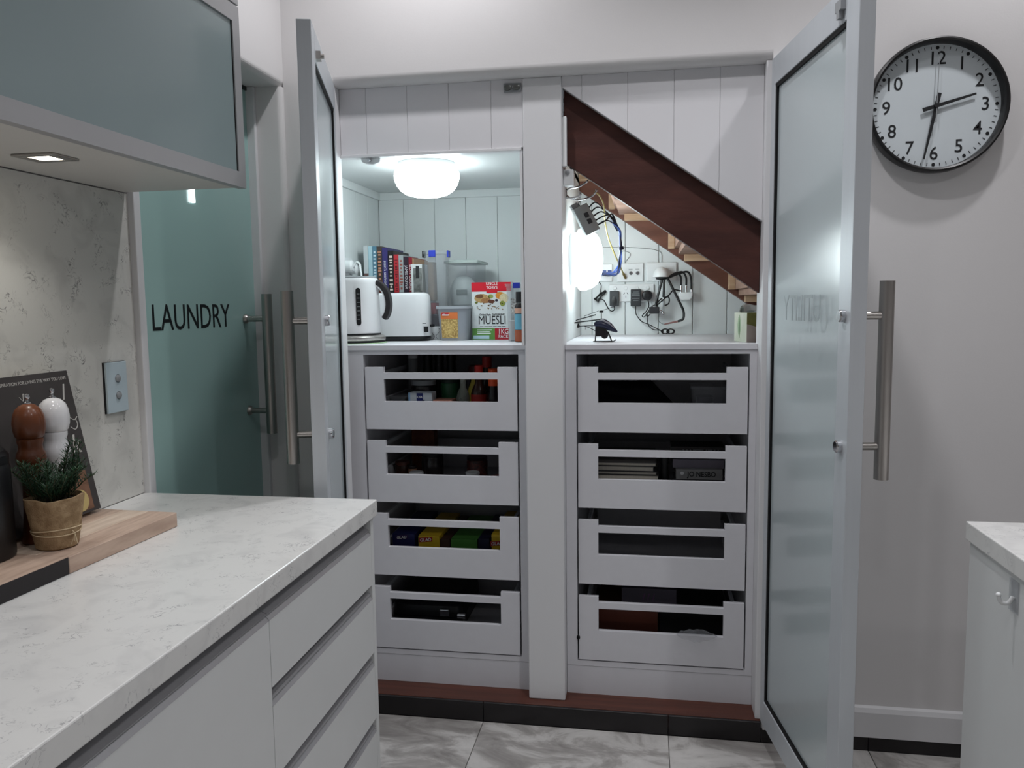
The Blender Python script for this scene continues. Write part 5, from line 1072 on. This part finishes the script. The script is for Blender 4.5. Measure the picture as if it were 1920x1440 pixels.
# right drawers
cl = thing('folded_cloth', 'heaped black cloth in the top utility drawer', 'cloth', (-0.05, 2.85, F1))
n1, n2 = 30, 16; vs = []
for i in range(n1 + 1):
    for j in range(n2 + 1):
        u, v = i / n1, j / n2; x = -0.190 + .29 * u; y = 2.68 + .36 * v
        prof_ = max(0.0, min(1.0, (1.02 - u) * 3.2)) * (1.0 - .12 * u)
        hgt = .118 * prof_ ** .6 * (math.sin(PI * min(1, max(0, v))) ** .35) * (1 + .05 * math.sin(9 * u + 4 * v) + .03 * math.sin(17 * u - 6 * v))
        vs.append((x, y, F1 + .001 + hgt))
B().add(vs, [(i * (n2 + 1) + j, (i + 1) * (n2 + 1) + j, (i + 1) * (n2 + 1) + j + 1, i * (n2 + 1) + j + 1) for i in range(n1) for j in range(n2)], True).build('heap', mat('black_cloth', (16, 16, 19), .95, spec=.1, bump=.3, bscale=300), cl)
tu = thing('clear_tub', 'clear plastic tub at the right of the top utility drawer', 'tub', (0.205, 2.80, F1))
B().rings(rrings([(0.156, 0.262, 2.75, 2.86, .014, F1 + .0004), (0.150, 0.268, 2.745, 2.866, .016, F1 + .100)])).build('body', CLEARD, tu)
B().rings(rrings([(0.146, 0.272, 2.741, 2.870, .016, F1 + .1005), (0.146, 0.272, 2.741, 2.870, .016, F1 + .109)])).build('lid', CLEARD, tu)
B().rings(rrings([(0.165, 0.225, 2.76, 2.85, .014, F1 + .004), (0.168, 0.222, 2.76, 2.85, .014, F1 + .07)])).build('contents', colour('grey_contents', (90, 90, 96), .7), tu)
z = F2
for k, (h_, dx) in enumerate(((.020, .006), (.022, -.004), (.026, .010), (.012, .004), (.018, -.006), (.012, .002))):
    t = thing('magazine', ['lowest', 'second lowest', 'third lowest', 'third topmost', 'second topmost', 'topmost'][k] + ' magazine of the stack in the second utility drawer', 'magazine', (-0.07, 2.70, z), group='magazines stacked in the second utility drawer')
    B().box(-0.190, 2.695, z + .0003, 0.030 + dx, 2.98, z + .002).box(-0.190, 2.695, z + h_ - .002, 0.030 + dx, 2.98, z + h_ - .0002).box(-0.190, 2.695, z + .002, -0.188, 2.98, z + h_ - .002).build('cover', colour('mag_cover_%d' % (k % 3), [(70, 70, 74), (46, 46, 52), (96, 94, 92)][k % 3], .4), t)
    B().box(-0.1878, 2.697, z + .0022, 0.028 + dx, 2.978, z + h_ - .0022).build('pages', PAPER, t)
    z += h_
def flatbook(label, x0, x1, y0, z0, h_, c, word=None, wc=(30, 30, 34)):
    t = thing('paperback', label, 'book', ((x0 + x1) / 2, y0, z0), group=None)
    B().box(x0, y0, z0 + .0003, x1, y0 + .002, z0 + h_).box(x0, y0 + .002, z0 + .0003, x1, y0 + .12, z0 + .002).box(x0, y0 + .002, z0 + h_ - .002, x1, y0 + .12, z0 + h_).build('cover', colour('paperback_%d_%d_%d' % c, c, .5), t)
    B().box(x0 + .002, y0 + .0021, z0 + .0021, x1 - .002, y0 + .118, z0 + h_ - .0021).build('pages', PAPER, t)
    if word: text('title', word, h_ * .72, mat('pb_ink_%d' % wc[0], wc, .5), t, ((x0 + x1) / 2 + .008, y0 - .0005, z0 + h_ * .5), ext=.0002, bold=.0004, sx=.85)
    return t
flatbook('grey paperback under the titled one in the second utility drawer', 0.085, 0.262, 2.70, F2, .030, (84, 84, 90))
flatbook('dark paperback second from the drawer floor', 0.090, 0.255, 2.70, F2 + .0302, .026, (58, 58, 62))
nb_ = flatbook('grey paperback with black title lettering in the second utility drawer', 0.098, 0.250, 2.698, F2 + .0566, .034, (150, 150, 150), 'JO NESBO')
B().lathe([(.006, 0), (.006, .0006), (0, .0006)], (0.118, 2.6978, F2 + .077), (0, -1, 0), 16).build('dot_print', PLAST, nb_)
flatbook('mauve paperback lying above the titled one', 0.088, 0.256, 2.72, F2 + .0910, .028, (104, 100, 112))
flatbook('black thick book on top of the paperback stack', 0.082, 0.262, 2.74, F2 + .1194, .040, (22, 20, 22), 'MATTHEW', (90, 92, 98))
bottle('dark small bottle between magazines and paperbacks', 0.060, 2.74, F2, .017, .13, BLACK, BLACK, .03, neck=.8)
# bottom utility drawer
carton('shoe_box', 'dark red-brown box at the left of the bottom utility drawer', -0.170, 0.040, 2.72, 3.0, F4, .330, colour('red_brown_box', (86, 40, 26), .6))
carton('black_box', 'black box at the right of the bottom utility drawer', 0.048, 0.278, 2.76, 3.0, F4, .335, BLACK)
carton('grey_box', 'dark violet box with purple writing at the back of the bottom utility drawer', -0.085, 0.105, 2.76, 2.98, .3365, .398, colour('violet_grey_box', (66, 62, 76), .6))
for x in (-.012, .004, .022): B().prism([(x, .357), (x + .003, .357), (x + .009, .381), (x + .006, .381)], 2.7599, 2.7595, 'y').build('writing', mat('purple_ink', (90, 50, 100), .5), bpy.data.objects['grey_box'])
pf = thing('plastic_film', 'crumpled clear plastic film poking over the bottom utility drawer front', 'plastic bag', (0.165, 2.65, F4))
rp_ = random.Random(4); n1, n2 = 14, 8; vs = []
for i in range(n1 + 1):
    for j in range(n2 + 1):
        u, v = i / n1, j / n2
        edge = math.sin(PI * u) ** .7
        if v < .6: y = 2.700 - .095 * v / .6; zz = .272 + (.024 * edge + .030) * (v / .6)
        else: y = 2.606 - .003 * rp_.random(); zz = .302 + .024 * edge - .046 * edge * (v - .6) / .4
        vs.append((0.100 + .13 * u + rp_.uniform(-.003, .003), y + rp_.uniform(-.002, .002), zz + rp_.uniform(-.003, .003)))
B().add(vs, [(i * (n2 + 1) + j, (i + 1) * (n2 + 1) + j, (i + 1) * (n2 + 1) + j + 1, i * (n2 + 1) + j + 1) for i in range(n1) for j in range(n2)], False).build('film', CLEARD, pf)
for o in bpy.data.objects:
    if '_world' in o: del o['_world']
